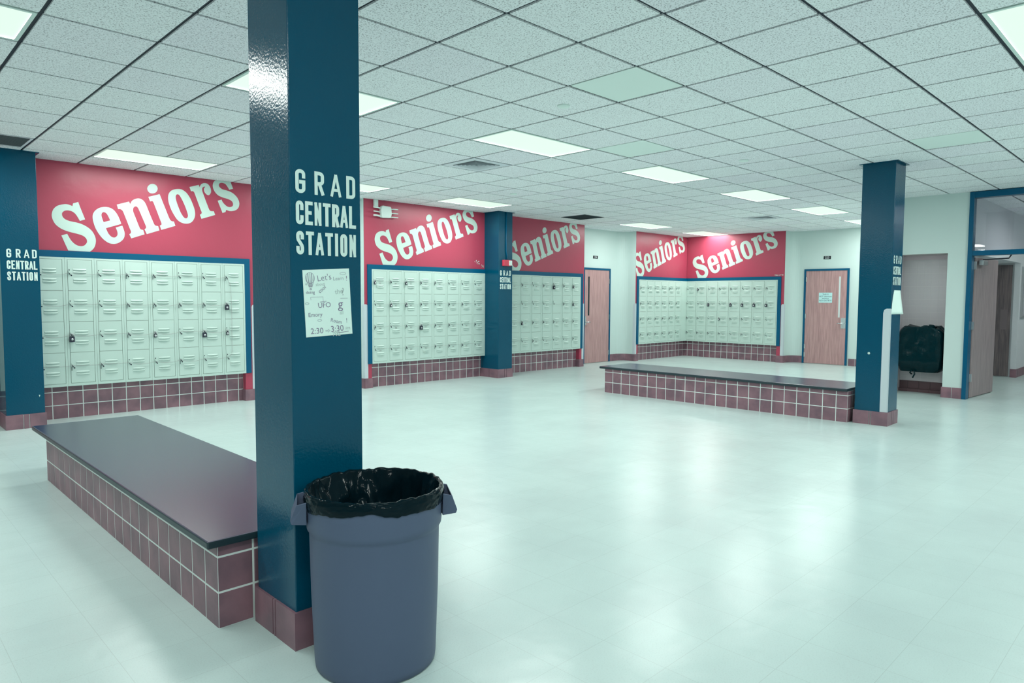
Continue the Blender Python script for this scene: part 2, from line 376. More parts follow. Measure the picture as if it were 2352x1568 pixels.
# ---- tiled plinths under the lockers (set back) and skirting at the corners
def plinth(name, org, u, n, length, first):
    struct(name, tiles(MB(), org, u, n, length, .40, first), [M_TILE, M_GROUT])
plinth('baseboard_left_lockers', (.64, 9.545, 0), X, -Y, .63, .1)
plinth('baseboard_left_lockers_near', (1.62, 9.545, 0), X, -Y, 2.436, .157)
plinth('baseboard_left_lockers_middle', (6.115, 9.545, 0), X, -Y, 2.44, .03)
plinth('baseboard_left_lockers_far', (8.905, 9.545, 0), X, -Y, 2.385, .05)
plinth('baseboard_left_lockers_corner', (13.405, 9.545, 0), X, -Y, 2.19, .04)
plinth('baseboard_back_lockers', (15.595, 9.545, 0), -Y, -X, 2.485, .09)
def skirting(name, plan, h=.158, mod=TP):
    """tall coved tiles following a plan line, pushed out 9 mm to the left-hand side of travel"""
    m = MB()
    seg = list(zip(plan, plan[1:]))
    d = 0.0; out = []
    for (a, b), (c, e) in seg: out.append(((a, b), (c, e), math.hypot(c-a, e-b)))
    nrm = lambda a, b: Vector((-(b[1]-a[1]), b[0]-a[0], 0)).normalized()
    offs = []
    for i, p in enumerate(plan):
        ns = []
        if i > 0: ns.append(nrm(plan[i-1], p))
        if i < len(plan)-1: ns.append(nrm(p, plan[i+1]))
        q = ns[0] if len(ns) == 1 else (ns[0]+ns[1])/max(.3, 1+ns[0].dot(ns[1]))
        offs.append(q)
    for i, (a, b, L) in enumerate(out):
        A, B = Vector((*a, 0)), Vector((*b, 0)); na, nb = offs[i], offs[i+1]
        k = max(1, round(L/mod)); 
        for t in range(k):
            f0, f1 = t/k, (t+1)/k; g = .0035/L if L > .1 else .0
            f0g, f1g = f0+(g if f0 > 0 else 0), f1-(g if f1 < 1 else 0)
            P = lambda f, q: A.lerp(B, f)+(na.lerp(nb, f))*q
            m.add([P(f0g, -.01), P(f1g, -.01), P(f1g, .012), P(f0g, .012)]+[P(f0g, -.01)+Z*h, P(f1g, -.01)+Z*h, P(f1g, .009)+Z*h, P(f0g, .009)+Z*h],
                  [(0, 1, 2, 3), (4, 7, 6, 5), (2, 6, 7, 3) [::-1], (1, 5, 6, 2), (3, 7, 4, 0)], 0)
        m.add([A+na*.006, B+nb*.006, B+nb*.006+Z*h*.985, A+na*.006+Z*h*.985], [(0, 1, 2, 3)], 1)
    return struct(name, m, [M_TILE, M_GROUT])
# plans run so that the room lies on the left-hand side of travel
skirting('baseboard_left_near', [(4.056, 9.545), (4.056, YA), (4.215, YA)][::-1])
skirting('baseboard_left_recess_hidden', R1[::-1])
skirting('baseboard_left_middle', [(5.985, YA), (6.115, YA), (6.115, 9.545)][::-1])
skirting('baseboard_left_far', [(11.29, 9.545), (11.29, YA), (11.42, YA)][::-1])
skirting('baseboard_left_recess_pier', [(11.42, YA), (11.42, 9.62), (11.49, 9.775), (11.64, 9.84), (11.835, 9.84)][::-1])
skirting('baseboard_left_recess_door', [(12.825, 9.84)]+[p for p in R2 if p[0] > 12.9][0:]+[(13.405, YA), (13.405, 9.545)] if False else ([(12.825, 9.84)]+[p for p in R2 if p[0] > 12.9]+[(13.405, YA), (13.405, 9.545)])[::-1])
skirting('baseboard_back_pier', ([(15.595, 7.06), (XB, 7.06)]+[p for p in R3 if p[1] > 6.68]+[(15.88, 6.63)])[::-1])
skirting('baseboard_back_recess', ([(15.88, 5.60)]+[p for p in R3 if p[1] < 5.4])[::-1])
skirting('baseboard_right_pier', ([(XR+.01, 2.81), (XR, 2.80), (XR, 2.55)])[::-1])
m = MB()
tiles(m, (12.19, 3.5, .05), -Y, -X, .7, .12, .12); tiles(m, (12.14, 3.5, 0), -Y, -X, .7, .05, .12)
m.quad((12.14, 3.5, .05), (12.14, 2.8, .05), (12.19, 2.8, .05), (12.19, 3.5, .05), 0)
struct('baseboard_right_alcove', m, [mat('dark_quarry_tile', (.12, .065, .075), .4, .4), mat('dark_grout', (.10, .07, .08), .7, .2)])
skirting('baseboard_corridor', [(22, 2.57), (15.82, 2.57), (15.82, 2.66)])
# ---- blue frames round the locker banks
def frame(name, P, bars):
    m = MB()
    for (u0, u1, z0, z1) in bars:
        vs = [P(u, d, z) for z in (z0, z1) for d in (-.022, .01) for u in (u0, u1)]
        m.add(vs, [(0, 2, 3, 1), (4, 5, 7, 6), (0, 1, 5, 4), (2, 6, 7, 3), (0, 4, 6, 2), (1, 3, 7, 5)], 0)
    return struct(name, m, M_BLUE)
frame('trim_1', PA(0), [(1.62, 4.132, 1.905, 1.98), (4.056, 4.132, .39, 1.905)])
frame('trim_2', PA(0), [(6.04, 8.555, 1.905, 1.98), (6.04, 6.115, .39, 1.905)])
frame('trim_3', PA(0), [(8.905, 11.367, 1.905, 1.98), (11.29, 11.367, .39, 1.905)])
frame('trim_4', PA(0), [(13.333, 15.478, 1.905, 1.98), (13.333, 13.405, .39, 1.905)])
frame('trim_5', PB, [(.022, 2.468, 1.905, 1.98), (2.392, 2.468, .38, 1.905)])
frame('trim_6', PA(0), [(-.30, 1.265, 1.905, 1.98)])
# ---- vinyl guards on the outside corners
def guard(name, cx, cy, sx, sy, z1=1.345):
    """L-shaped guard at an outside corner; legs run towards sx*x and sy*y"""
    m = MB(); t = .004; w = .062
    def leg(P):
        top = [(w*(1-math.cos(k*math.pi/12)) if False else 0, 0) for k in range(1)]
        poly = [(0, .16), (w, .16), (w, z1-.035), (w*.85, z1-.012), (w*.55, z1), (0, z1)]
        n = len(poly); a = [P(x, 0, z) for x, z in poly]; b = [P(x, t, z) for x, z in poly]
        m.add(a+b, [tuple(range(n)), tuple(range(2*n-1, n-1, -1))]+[(i, (i+1) % n, n+(i+1) % n, n+i) for i in range(n)])
    leg(lambda u, d, z: (cx+sx*u, cy-sy*d, z)); leg(lambda u, d, z: (cx-sx*d, cy+sy*u, z))
    return struct(name, m, M_GUARD)
guard('trim_7', 4.215, YA, -1, 1); guard('trim_8', 5.985, YA, 1, 1); guard('trim_9', 11.42, YA, -1, 1); guard('trim_10', 13.29, YA, 1, 1)
guard('trim_11', XB, 6.91, 1, 1)
# ---- doors
def hinge_mb(P, zs):
    m = MB()
    for z in zs:
        vs = [P(u, d, zz) for zz in (z, z+.11) for d in (-.012, 0) for u in (0, .03)]
        m.add(vs, [(0, 2, 3, 1), (4, 5, 7, 6), (0, 1, 5, 4), (2, 6, 7, 3), (0, 4, 6, 2), (1, 3, 7, 5)])
    return m
def bxP(m, P, u0, u1, d0, d1, z0, z1, mi=0):
    vs = [P(u, d, z) for z in (z0, z1) for d in (d0, d1) for u in (u0, u1)]
    return m.add(vs, [(0, 2, 3, 1), (4, 5, 7, 6), (0, 1, 5, 4), (2, 6, 7, 3), (0, 4, 6, 2), (1, 3, 7, 5)], mi)
def door(name, P, w, hinge_left, win, handle_side, loc):
    """P(u, d, z); frame 40 mm; leaf w wide and 2.10 high"""
    root = struct(name, MB_frame(P, w), M_BLUE)
    leaf = MB(); W0, W1 = .042, w-.042
    a, b, z0, z1 = win
    for (u0, u1, c0, c1) in ((W0, a, .008, 2.10), (b, W1, .008, 2.10), (a, b, .008, z0), (a, b, z1, 2.10)): bxP(leaf, P, u0, u1, -.008, .035, c0, c1)
    link('door_leaf', leaf, M_WOOD1, root)
    g = MB(); bxP(g, P, a, b, -.006, .0, z0, z1)
    return root, g
def MB_frame(P, w):
    m = MB()
    bxP(m, P, 0, .042, -.02, .03, 0, 2.143); bxP(m, P, w-.042, w, -.02, .03, 0, 2.143); bxP(m, P, .042, w-.042, -.02, .03, 2.10, 2.143)
    return m
P1 = lambda u, d, z: (11.845+u, 9.84+d-.012, z)
d1, g1 = door('door_1', P1, .97, False, (.165, .218, 1.075, 1.945), 'l', None)
link('vision_panel', g1, mat('dark_wired_glass', (.02, .03, .035), .15, .5), d1)
h = MB(); bxP(h, P1, .055, .10, -.016, -.008, .86, 1.06)
l = MB(); l.tube([P1(.085, -.016, .93), P1(.085, -.06, .93)], .012); l.tube([P1(.085, -.058, .93), P1(.19, -.062, .93)], .011)
hp = link('lock_plate', h, M_CHROME, d1); link('lever_handle', l, M_CHROME, hp)
for z in (.16, .98, 1.80): link('hinge', hinge_mb(lambda u, d, zz: P1(.925-.02+u, d-.008, zz), (z,)), M_CHROME, d1)
P2 = lambda u, d, z: (15.88+d-.012, 6.612-u, z)
d2, g2 = door('door_2', P2, .985, True, (.768, .806, 1.06, 1.965), 'r', None)
link('vision_panel', g2, mat('papered_glass', (.62, .68, .68), .3, .5), d2)
h = MB(); bxP(h, P2, .838, .938, -.016, -.008, .82, 1.05)
l = MB(); l.tube([P2(.90, -.016, .935), P2(.90, -.06, .935)], .02, 12); l.tube([P2(.90, -.058, .935), P2(.775, -.062, .93)], .012)
hp = link('lock_plate', h, M_CHROME, d2); link('lever_handle', l, M_CHROME, hp)
for z in (.14, .33, 1.02, 1.86): link('hinge', hinge_mb(lambda u, d, zz: P2(.035+u, d-.008, zz), (z,)), M_CHROME, d2)
# corridor doorway: full-height blue frame, transom glass, an open leaf
m = MB()
for (y0, y1) in ((2.49, 2.545), (.55, .605)): m.box(11.74, 11.90, y0, y1, 0, HC-.012)
m.box(11.745, 11.895, .605, 2.49, 2.92, HC-.012); m.box(11.745, 11.895, .605, 2.49, 2.095, 2.163)
d3 = struct('door_3', m, M_BLUE)
link('transom_glass', MB().box(11.81, 11.816, .605, 2.49, 2.163, 2.92), M_GLASS, d3)
def leaf_mb(p0, p1, t, z0, z1):
    a, b = Vector((*p0, 0)), Vector((*p1, 0)); n = Vector((-(b-a).y, (b-a).x, 0)).normalized()*t
    m = MB(); vs = [a, b, b+n, a+n]
    m.add([q+Z*z0 for q in vs]+[q+Z*z1 for q in vs], [(0, 3, 2, 1), (4, 5, 6, 7), (0, 1, 5, 4), (1, 2, 6, 5), (2, 3, 7, 6), (3, 0, 4, 7)]); return m
LH, LF = (11.93, 2.485), (13.02, 2.405)
lf = link('door_leaf', leaf_mb(LH, LF, .045, .012, 2.075), M_WOOD3, d3)
cb = MB(); cb.box(12.02, 12.30, 2.40, 2.46, 1.97, 2.04); link('closer_body', cb, M_STEEL, lf, bevel=.008)
ca = MB(); ca.tube([(12.15, 2.43, 2.05), (12.62, 2.2, 2.085), (11.92, 2.05, 2.10)], .011, 6); link('closer_arm', ca, M_DARKM, lf)
for z in (.25, 1.02, 1.9):
    hm = MB().box(11.885, 11.925, 2.462, 2.488, z, z+.115); link('hinge', hm, M_STEEL, d3)
P4 = lambda u, d, z: (15.86+d-.012, 3.65-u, z)
m = MB(); bxP(m, P4, .0, .05, -.02, .012, 0, 2.13)
d4 = struct('door_4', m, M_BLUE)
lf = MB(); bxP(lf, P4, .05, .955, -.006, .01, .012, 2.12); link('door_leaf', lf, M_WOOD2, d4)
pn = MB(); bxP(pn, P4, .80, .90, -.009, -.006, .9, 1.28); link('grey_patch_low' if False else 'grey_patch', pn, mat('grey_patch_face', (.2, .16, .17), .4, .4), d4)  # small grey patch standing slightly proud of the leaf
# window-like display case on the corridor wall
t = thing('notice_board', (16.6, 2.565, 1.6), 'pale framed notice board on the corridor wall beyond the open door', 'notice board')
m = MB()
for b in ((15.95, 17.2, 1.13, 1.17), (15.95, 17.2, 2.05, 2.09), (15.95, 16.0, 1.17, 2.05), (17.15, 17.2, 1.17, 2.05)): m.box(b[0], b[1], 2.535, 2.57, b[2], b[3])
link('frame', m, M_STEEL, t); link('board', MB().box(16.0, 17.15, 2.55, 2.57, 1.17, 2.05), mat('board_face', (.5, .5, .54), .6, .3), t)
# ================================================================== painted word on the red walls
SENIORS = [[[[2.09,2.561,1],[2.107,2.504],[2.155,2.362,1],[2.1,2.34,1],[2.082,2.376],[2.064,2.408],[2.041,2.434],[2.014,2.448],[1.977,2.452],[1.945,2.443],[1.924,2.42],[1.922,2.392],[1.932,2.366],[1.958,2.344],[2.0,2.329],[2.053,2.321],[2.107,2.308],[2.161,2.283],[2.209,2.246],[2.241,2.198],[2.259,2.142],[2.257,2.086],[2.242,2.038],[2.218,2.005],[2.193,1.983,1],[1.971,1.985,1],[1.949,2.043],[1.907,2.157,1],[1.966,2.18,1],[1.984,2.143],[2.004,2.105],[2.035,2.07],[2.067,2.05],[2.104,2.044],[2.137,2.054],[2.163,2.086],[2.166,2.118],[2.151,2.148],[2.119,2.171],[2.071,2.186],[2.012,2.199],[1.954,2.215],[1.902,2.239],[1.856,2.278],[1.832,2.321],[1.82,2.369],[1.823,2.411],[1.839,2.455],[1.871,2.491],[1.911,2.511],[1.958,2.523],[1.995,2.52],[2.029,2.506,1],[2.036,2.539,1]]],[[[2.541,2.34,1],[2.53,2.378],[2.503,2.446],[2.47,2.494],[2.43,2.522],[2.374,2.53],[2.311,2.514],[2.266,2.479],[2.239,2.433],[2.234,2.385],[2.242,2.33],[2.265,2.256],[2.302,2.189],[2.34,2.141],[2.39,2.103],[2.441,2.09],[2.493,2.101],[2.541,2.135],[2.568,2.175],[2.576,2.227],[2.565,2.278],[2.551,2.319,1],[2.478,2.291,1],[2.492,2.253],[2.497,2.215],[2.487,2.186],[2.461,2.168],[2.429,2.176],[2.399,2.209],[2.38,2.252],[2.372,2.275,1]],[[2.42,2.372,1],[2.349,2.346,1],[2.336,2.388],[2.328,2.425],[2.335,2.454],[2.355,2.466],[2.38,2.455],[2.399,2.425]]],[[[2.498,2.57,1],[2.634,2.62,1],[2.648,2.591,1],[2.666,2.629],[2.697,2.655],[2.739,2.67],[2.777,2.664],[2.808,2.638],[2.829,2.6],[2.859,2.516],[2.912,2.376],[2.925,2.354],[2.941,2.347],[2.963,2.345,1],[2.977,2.292,1],[2.827,2.235,1],[2.802,2.293,1],[2.818,2.308],[2.821,2.326],[2.809,2.362],[2.737,2.548],[2.724,2.564],[2.707,2.569],[2.685,2.553],[2.677,2.52],[2.683,2.488],[2.703,2.431],[2.745,2.311],[2.759,2.289],[2.786,2.284,1],[2.801,2.23,1],[2.648,2.17,1],[2.627,2.22,1],[2.644,2.235],[2.646,2.258],[2.636,2.286],[2.568,2.484],[2.554,2.508],[2.534,2.519],[2.511,2.517,1]]],[[[2.857,2.701,1],[2.99,2.749,1],[3.005,2.71],[3.088,2.484],[3.109,2.436],[3.131,2.42],[3.154,2.419,1],[3.171,2.364,1],[2.999,2.3,1],[2.983,2.353,1],[3.002,2.366],[3.003,2.386],[2.992,2.418],[2.921,2.621],[2.911,2.646],[2.897,2.652],[2.876,2.646,1]]],[[[2.969,2.816],[2.96,2.785],[2.937,2.76],[2.906,2.749],[2.876,2.753],[2.855,2.773],[2.847,2.802],[2.856,2.833],[2.879,2.857],[2.909,2.869],[2.94,2.864],[2.961,2.845]]],[[[3.215,2.84],[3.261,2.838],[3.312,2.808],[3.351,2.759],[3.384,2.69],[3.412,2.609],[3.421,2.543],[3.412,2.488],[3.384,2.438],[3.343,2.41],[3.296,2.402],[3.245,2.412],[3.2,2.441],[3.161,2.497],[3.124,2.57],[3.098,2.65],[3.091,2.708],[3.098,2.761],[3.124,2.802],[3.164,2.827]],[[3.208,2.771],[3.23,2.761],[3.258,2.713],[3.296,2.628],[3.323,2.546],[3.33,2.505],[3.318,2.477],[3.298,2.471],[3.275,2.486],[3.242,2.539],[3.204,2.637],[3.186,2.706],[3.184,2.741],[3.193,2.763]]],[[[3.358,2.882,1],[3.477,2.923,1],[3.486,2.894,1],[3.501,2.926],[3.526,2.947],[3.556,2.956],[3.592,2.948],[3.621,2.915],[3.634,2.868],[3.628,2.831],[3.606,2.804],[3.582,2.804],[3.553,2.829],[3.542,2.858],[3.545,2.888],[3.561,2.908,1],[3.543,2.907],[3.524,2.892],[3.518,2.867],[3.526,2.826],[3.596,2.632],[3.611,2.603],[3.629,2.594],[3.665,2.596,1],[3.681,2.548,1],[3.501,2.481,1],[3.481,2.533,1],[3.502,2.55],[3.505,2.572],[3.494,2.598],[3.422,2.802],[3.411,2.825],[3.396,2.832],[3.375,2.828,1]]],[[[3.714,3.019,1],[3.898,3.023,1],[3.93,2.923,1],[3.876,2.904,1],[3.858,2.936],[3.831,2.97],[3.8,2.984],[3.769,2.985],[3.744,2.969],[3.74,2.944],[3.752,2.921],[3.786,2.9],[3.842,2.891],[3.898,2.876],[3.948,2.847],[3.988,2.804],[4.01,2.753],[4.01,2.709],[3.995,2.67],[3.962,2.638],[3.918,2.622],[3.873,2.618],[3.83,2.629,1],[3.82,2.6,1],[3.78,2.582,1],[3.718,2.741,1],[3.77,2.761,1],[3.785,2.73],[3.816,2.696],[3.849,2.675],[3.881,2.671],[3.913,2.684],[3.925,2.707],[3.92,2.738],[3.895,2.763],[3.845,2.78],[3.783,2.792],[3.722,2.816],[3.68,2.861],[3.66,2.908],[3.659,2.95],[3.677,2.992]]]]
def smooth_contour(c, sub=4):
    n = len(c); P = [Vector((p[0], p[1])) for p in c]; K = [len(p) > 2 for p in c]; out = []
    for i in range(n):
        a, b = P[i], P[(i+1) % n]; j = (i+1) % n
        if K[i] and K[j]: out.append(a); continue
        ta = (b-a) if K[i] else (P[j]-P[i-1])*.5
        tb = (b-a) if K[j] else (P[(j+1) % n]-P[i])*.5
        la = (b-a).length
        for t in (ta, tb):
            if t.length > la*1.2: t *= la*1.2/t.length
        for k in range(sub):
            s = k/sub; h1 = 2*s**3-3*s*s+1; h2 = s**3-2*s*s+s; h3 = -2*s**3+3*s*s; h4 = s**3-s*s
            out.append(a*h1+ta*h2+b*h3+tb*h4)
    return out
from mathutils.geometry import tessellate_polygon
def word(name, parent, org, u, clip=None):
    """the word 'Seniors' in brush-flat paint, lifted 1.5 mm from the wall; org is the wall point of the left end at z = 0"""
    org, u = Vector(org), Vector(u); m = MB()
    for g in SENIORS:
        cs = [[Vector((p.x-1.82, min(p.y, HC-.006), 0)) for p in smooth_contour(c)] for c in g]
        if clip: cs = [[Vector((max(p.x, clip), p.y, 0)) for p in c] for c in cs]
        flat = [p for c in cs for p in c]
        tri = tessellate_polygon(cs)
        m.add([org+u*p.x+Z*p.y for p in flat], [tuple(t) for t in tri])
    o = link(name, m, M_WHITE, parent); return o
D = bpy.data.objects
word('painted_lettering', D['wall_left_bay_near'], (1.82, YA-.0015, 0), X)
word('painted_lettering', D['wall_left_bay_middle'], (6.187, YA-.0015, 0), X)
word('painted_lettering', D['wall_left_bay_far'], (9.08, YA-.0015, 0), X)
word('painted_lettering', D['wall_left_bay_corner'], (13.19, YA-.0015, 0), X, .102)
word('painted_lettering', D['wall_back'], (XB-.0015, 9.287, 0), -Y)
m = MB(); text_mb("Class of '10", .044, (XB-.0016, 7.045, 2.0), -Y, Z, m, weight=.0007); link('class_lettering', m, M_WHITE, D['wall_back'])
m = MB(); rr = random.Random(3)
for k in range(16):       # chipped paint near the pillar
    cx, cz = 8.33+.012*k+rr.uniform(-.04, .05), 2.10-.0065*k+rr.uniform(-.03, .05); s = rr.uniform(.004, .014)
    pts = [(cx+s*rr.uniform(.5, 1.3)*math.cos(a*math.pi/3.5), YA-.0015, max(1.985, cz+s*rr.uniform(.5, 1.2)*math.sin(a*math.pi/3.5))) for a in range(7)]
    m.add(pts, [tuple(range(7))])
link('paint_chips', m, M_WHITE, D['wall_left_bay_middle'])
# ================================================================== stroke lettering on the pillars
def el(cx, cy, a0, a1, a=.5, b=.14, n=9):
    return [(cx+a*math.cos(math.radians(a0+(a1-a0)*k/n)), cy+b*math.sin(math.radians(a0+(a1-a0)*k/n))) for k in range(n+1)]
GL = {'G': [[(1, .74)]+el(.5, .86, 0, 180)+el(.5, .14, 180, 360)+[(1, .47), (.58, .47)]],
 'R': [[(0, 0), (0, 1)], [(.12, 1)]+el(.5, .86, 90, 0, n=6)+el(.5, .62, 0, -90, n=6)+[(.12, .48)], [(.52, .46), (1, 0)]],
 'A': [[(-.2, -.08), (.5, 1.06)], [(1.2, -.08), (.5, 1.06)], [(.1, .26), (.9, .26)]],
 'D': [[(0, 0), (0, 1)], [(.12, 1)]+el(.5, .86, 90, 0, n=6)+el(.5, .14, 0, -90, n=6)+[(.12, 0)]],
 'C': [[(1, .72)]+el(.5, .86, 0, 180)+el(.5, .14, 180, 360)+[(1, .28)]],
 'E': [[(1, 1), (0, 1), (0, 0), (1, 0)], [(.15, .52), (.75, .52)]],
 'N': [[(0, 0), (0, 1)], [(1, 0), (1, 1)], [(.02, .98), (.98, .02)]],
 'T': [[(-.05, 1), (1.05, 1)], [(.5, .9), (.5, 0)]],
 'L': [[(0, 1), (0, 0), (1, 0)]],
 'S': [[(1, .76)]+el(.5, .86, 0, 180)+[(.0, .74), (.1, .64), (.5, .5), (.9, .36), (1, .26)]+el(.5, .14, 0, -180)+[(0, .24)]],
 'I': [[(.5, 1), (.5, 0)]],
 'O': [el(.5, .86, 0, 180)+el(.5, .14, 180, 360)+[(1, .86)]]}
def grad_lettering(parent, x0, yface, zt=1.956, W=.274):
    m = MB(); st = .0145; H = .094
    rows = [('GRAD', [0, .083, .158, .229], .043, 0), ('CENTRAL', None, .0335, .124), ('STATION', None, .0335, .244)]
    for txt, xs, wl, dz in rows:
        if xs is None:
            wid = [wl*(.45 if c == 'I' else 1) for c in txt]; gap = (W-sum(wid))/(len(txt)-1); xs = []; p = 0
            for q in wid: xs.append(p); p += q+gap
        else: wid = [wl]*len(txt)
        for c, px, q in zip(txt, xs, wid):
            for line in GL[c]:
                pts = [(px+st/2+a*(q-st), st/2+b*(H-st)) for a, b in line]; ws = st*(.84 if c in 'AN' else 1)
                stroke_mb(pts, ws, (x0, yface-.0016, zt-H-dz), X, Z, m, cap=0 if c == 'A' else st/2)
    return link('painted_lettering', m, M_WHITE2, parent)
def pillar(loc, wx, wy, label, attached=False, deep=None, first=TP):
    x, y = loc; t = thing('square_pillar', (x, y, 0), label, 'pillar', 'blue lettered pillars')
    s = MB().box(x, x+wx, y, y+wy, .13, HC-.004); link('shaft', s, M_PIL, t, bevel=.004)
    m = MB(); e = .011; h = .158
    m.box(x-.002, x+wx+.002, y-.002, y+wy+.002, 0, h-.003, 1)
    for org, u, n, L in (((x-e, y-e, 0), X, -Y, wx+2*e), ((x-e, y+wy+e, 0), -Y, -X, wy+2*e), ((x+wx+e, y-e, 0), Y, X, wy+2*e), ((x+wx+e, y+wy+e, 0), -X, Y, wx+2*e)):
        if attached and n.y > .5: continue
        us = [0, L*.43, L*.575, L] if n.y < -.5 else [0, L*.47, L*.53, L]
        o3 = Vector(org)
        for a, b in zip(us, us[1:]):
            g = .004; a2 = a+(g if a > 0 else 0); b2 = b-(g if b < L-1e-6 else 0)
            p = [o3+u*a2, o3+u*b2, o3+u*b2+Z*h, o3+u*a2+Z*h]; q = [v-n*.012 for v in p]
            if a == 0: q[0] += u*.012; q[3] += u*.012
            if b > L-1e-6: q[1] -= u*.012; q[2] -= u*.012
            m.add(p+q, [(0, 1, 2, 3), (3, 2, 6, 7)]+([(0, 3, 7, 4)] if a > 0 else [])+([(1, 5, 6, 2)] if b < L-1e-6 else []), 0)
    link('tile_base', m, [M_TILE, M_GROUT], t)
    c = MB(); f = .03
    yb = y+wy+(0 if attached else f)
    for b in ((x-f, x, y-f, yb), (x+wx, x+wx+f, y-f, yb), (x, x+wx, y-f, y)) + (() if attached else ((x, x+wx, y+wy, y+wy+f),)): c.box(*b, HC-.012, HC-.003)
    link('ceiling_collar', c, M_PIL, t)
    grad_lettering(t, x+wx/2-.137+(.017 if x < 1.28 else 0), y)
    return t
pm = pillar((1.296, 2.578), .322, .355, 'navy pillar standing behind the grey trash can, with a drawn poster taped to it')
pr_ = pillar((8.555, 2.577), .35, .353, 'navy pillar at the end of the far bench, with a pale corner guard')
pl = pillar((1.266, 9.075), .352, .475, 'navy pillar at the left edge beside the nearest locker bank', True)
pd = pillar((8.555, 9.075), .35, .475, 'navy pillar engaged between two locker banks, carrying a red fire alarm', True)
m = MB(); gx, gy = 8.555, 2.577       # vinyl guard on the right pillar
for poly, f in (([(0, .16), (.075, .16), (.075, 1.30), (.066, 1.335), (.04, 1.35), (0, 1.35)], lambda a, z, d: (gx-d, gy+a, z)), ([(0, .16), (.02, .16), (.02, 1.34), (0, 1.35)], lambda a, z, d: (gx+a, gy-d, z))):
    n = len(poly); m.add([f(a, z, .004) for a, z in poly]+[f(a, z, -.001) for a, z in poly], [tuple(range(n))]+[(i, (i+1) % n, n+(i+1) % n, n+i) for i in range(n)])
link('corner_guard', m, M_GUARD, pr_)
m = MB(); m.disc((8.551, 2.79, .83), Y, Z, .014); link('paint_chip', m, M_WHITE, pr_)
m = MB(); m.add([(1.563, 9.0735, .36), (1.578, 9.0735, .358), (1.574, 9.0735, .345), (1.570, 9.0735, .335), (1.566, 9.0735, .35)], [(0, 1, 2, 3, 4)]); link('paint_chip', m, M_WHITE, pl)
# poster taped on the near pillar
t = thing('hand_drawn_poster', (1.458, 2.576, 1.42), 'white hand-drawn poster with a balloon, taped to the near pillar', 'poster')
PO = Vector((1.3445, 2.5755, 1.284)); c0, c1, c2, c3 = (1.358, 1.284), (1.572, 1.293), (1.558, 1.570), (1.345, 1.556)
m = MB(); f4 = [(x, 2.5765, z) for x, z in (c0, c1, c2, c3)]; b4 = [(x, 2.5778, z) for x, z in (c0, c1, c2, c3)]
m.add(f4+b4, [(0, 1, 2, 3), (7, 6, 5, 4), (0, 4, 5, 1), (1, 5, 6, 2), (2, 6, 7, 3), (3, 7, 4, 0)]); link('sheet', m, M_PAPER, t)
pu = Vector((.9985, 0, .042)).normalized(); pv = Vector((-.052, 0, .9985)).normalized(); po = Vector((1.358, 2.5758, 1.284))
d1_, d2_ = MB(), MB()
def ov(cx, cy, rx, ry, mb, w=.0012): stroke_mb([(cx+rx*math.cos(k*math.pi/8), cy+ry*math.sin(k*math.pi/8)) for k in range(17)], w, po, pu, pv, mb)
ov(.032, .240, .020, .022, d1_)
for k in range(-2, 3): stroke_mb([(.032+k*.0085, .24+.02*math.sqrt(max(.02, 1-(k*.0085/.02)**2))), (.032+k*.008, .232), (.032+k*.003, .203)], .0026 if k % 2 else .0016, po, pu, pv, d1_)
stroke_mb([(.029, .197), (.035, .197), (.035, .192), (.029, .192)], .002, po, pu, pv, d1_, closed=True)
def tx(s, size, x, y, mb, rot=0.0, wgt=0):
    u2 = (pu*math.cos(rot)+pv*math.sin(rot)); v2 = (pv*math.cos(rot)-pu*math.sin(rot)); text_mb(s, size, po+pu*x+pv*y, u2, v2, mb, align='LEFT', weight=wgt)
tx("Let's", .036, .064, .225, d1_, .12, -.0004); tx('Learn', .022, .136, .228, d1_, .03, -.0003); tx('!', .03, .196, .226, d1_); tx('about', .018, .056, .206, d2_, .1)
tx('doing', .018, .010, .176, d1_); tx('cool', .022, .072, .176, d1_, .65); tx('?', .045, .172, .165, d2_); tx('the', .03, .142, .170, d2_, .1)
tx('UFO', .030, .060, .117, d1_, .02); stroke_mb([(.03, .15), (.03, .162), (.085, .162), (.085, .142)], .001, po, pu, pv, d1_); stroke_mb([(.07, .141), (.1, .143)], .0016, po, pu, pv, d1_)
tx('g', .055, .152, .112, d1_, -.05); stroke_mb([(.165, .153), (.2, .152)], .001, po, pu, pv, d1_)
tx('Emory', .024, .014, .082, d1_); tx('all', .022, .158, .085, d2_); tx('Room', .022, .112, .058, d1_, -.25); tx('!', .026, .186, .050, d1_)
tx('2:30', .034, .020, .012, d1_); tx('3:30', .036, .112, .014, d1_, .03); tx('PM', .018, .182, .018, d2_)
stroke_mb([(.088, .022), (.1, .022), (.1, .027), (.108, .0205), (.1, .014), (.1, .019), (.088, .019)], .001, po, pu, pv, d1_, closed=True)
tx('702', .026, .118, -.008+.004, d2_); stroke_mb([(.142, .008), (.196, .012)], .002, po, pu, pv, d1_)
for q in ((.012, .137, .008, .004), (.184, .256, .014, .005), (.064, .066, .009, .004), (.013, .215, .003, .003)): ov(*q, d1_, .001)
link('pencil_drawing', d1_, M_INK, t); link('faint_drawing', d2_, M_INKL, t)
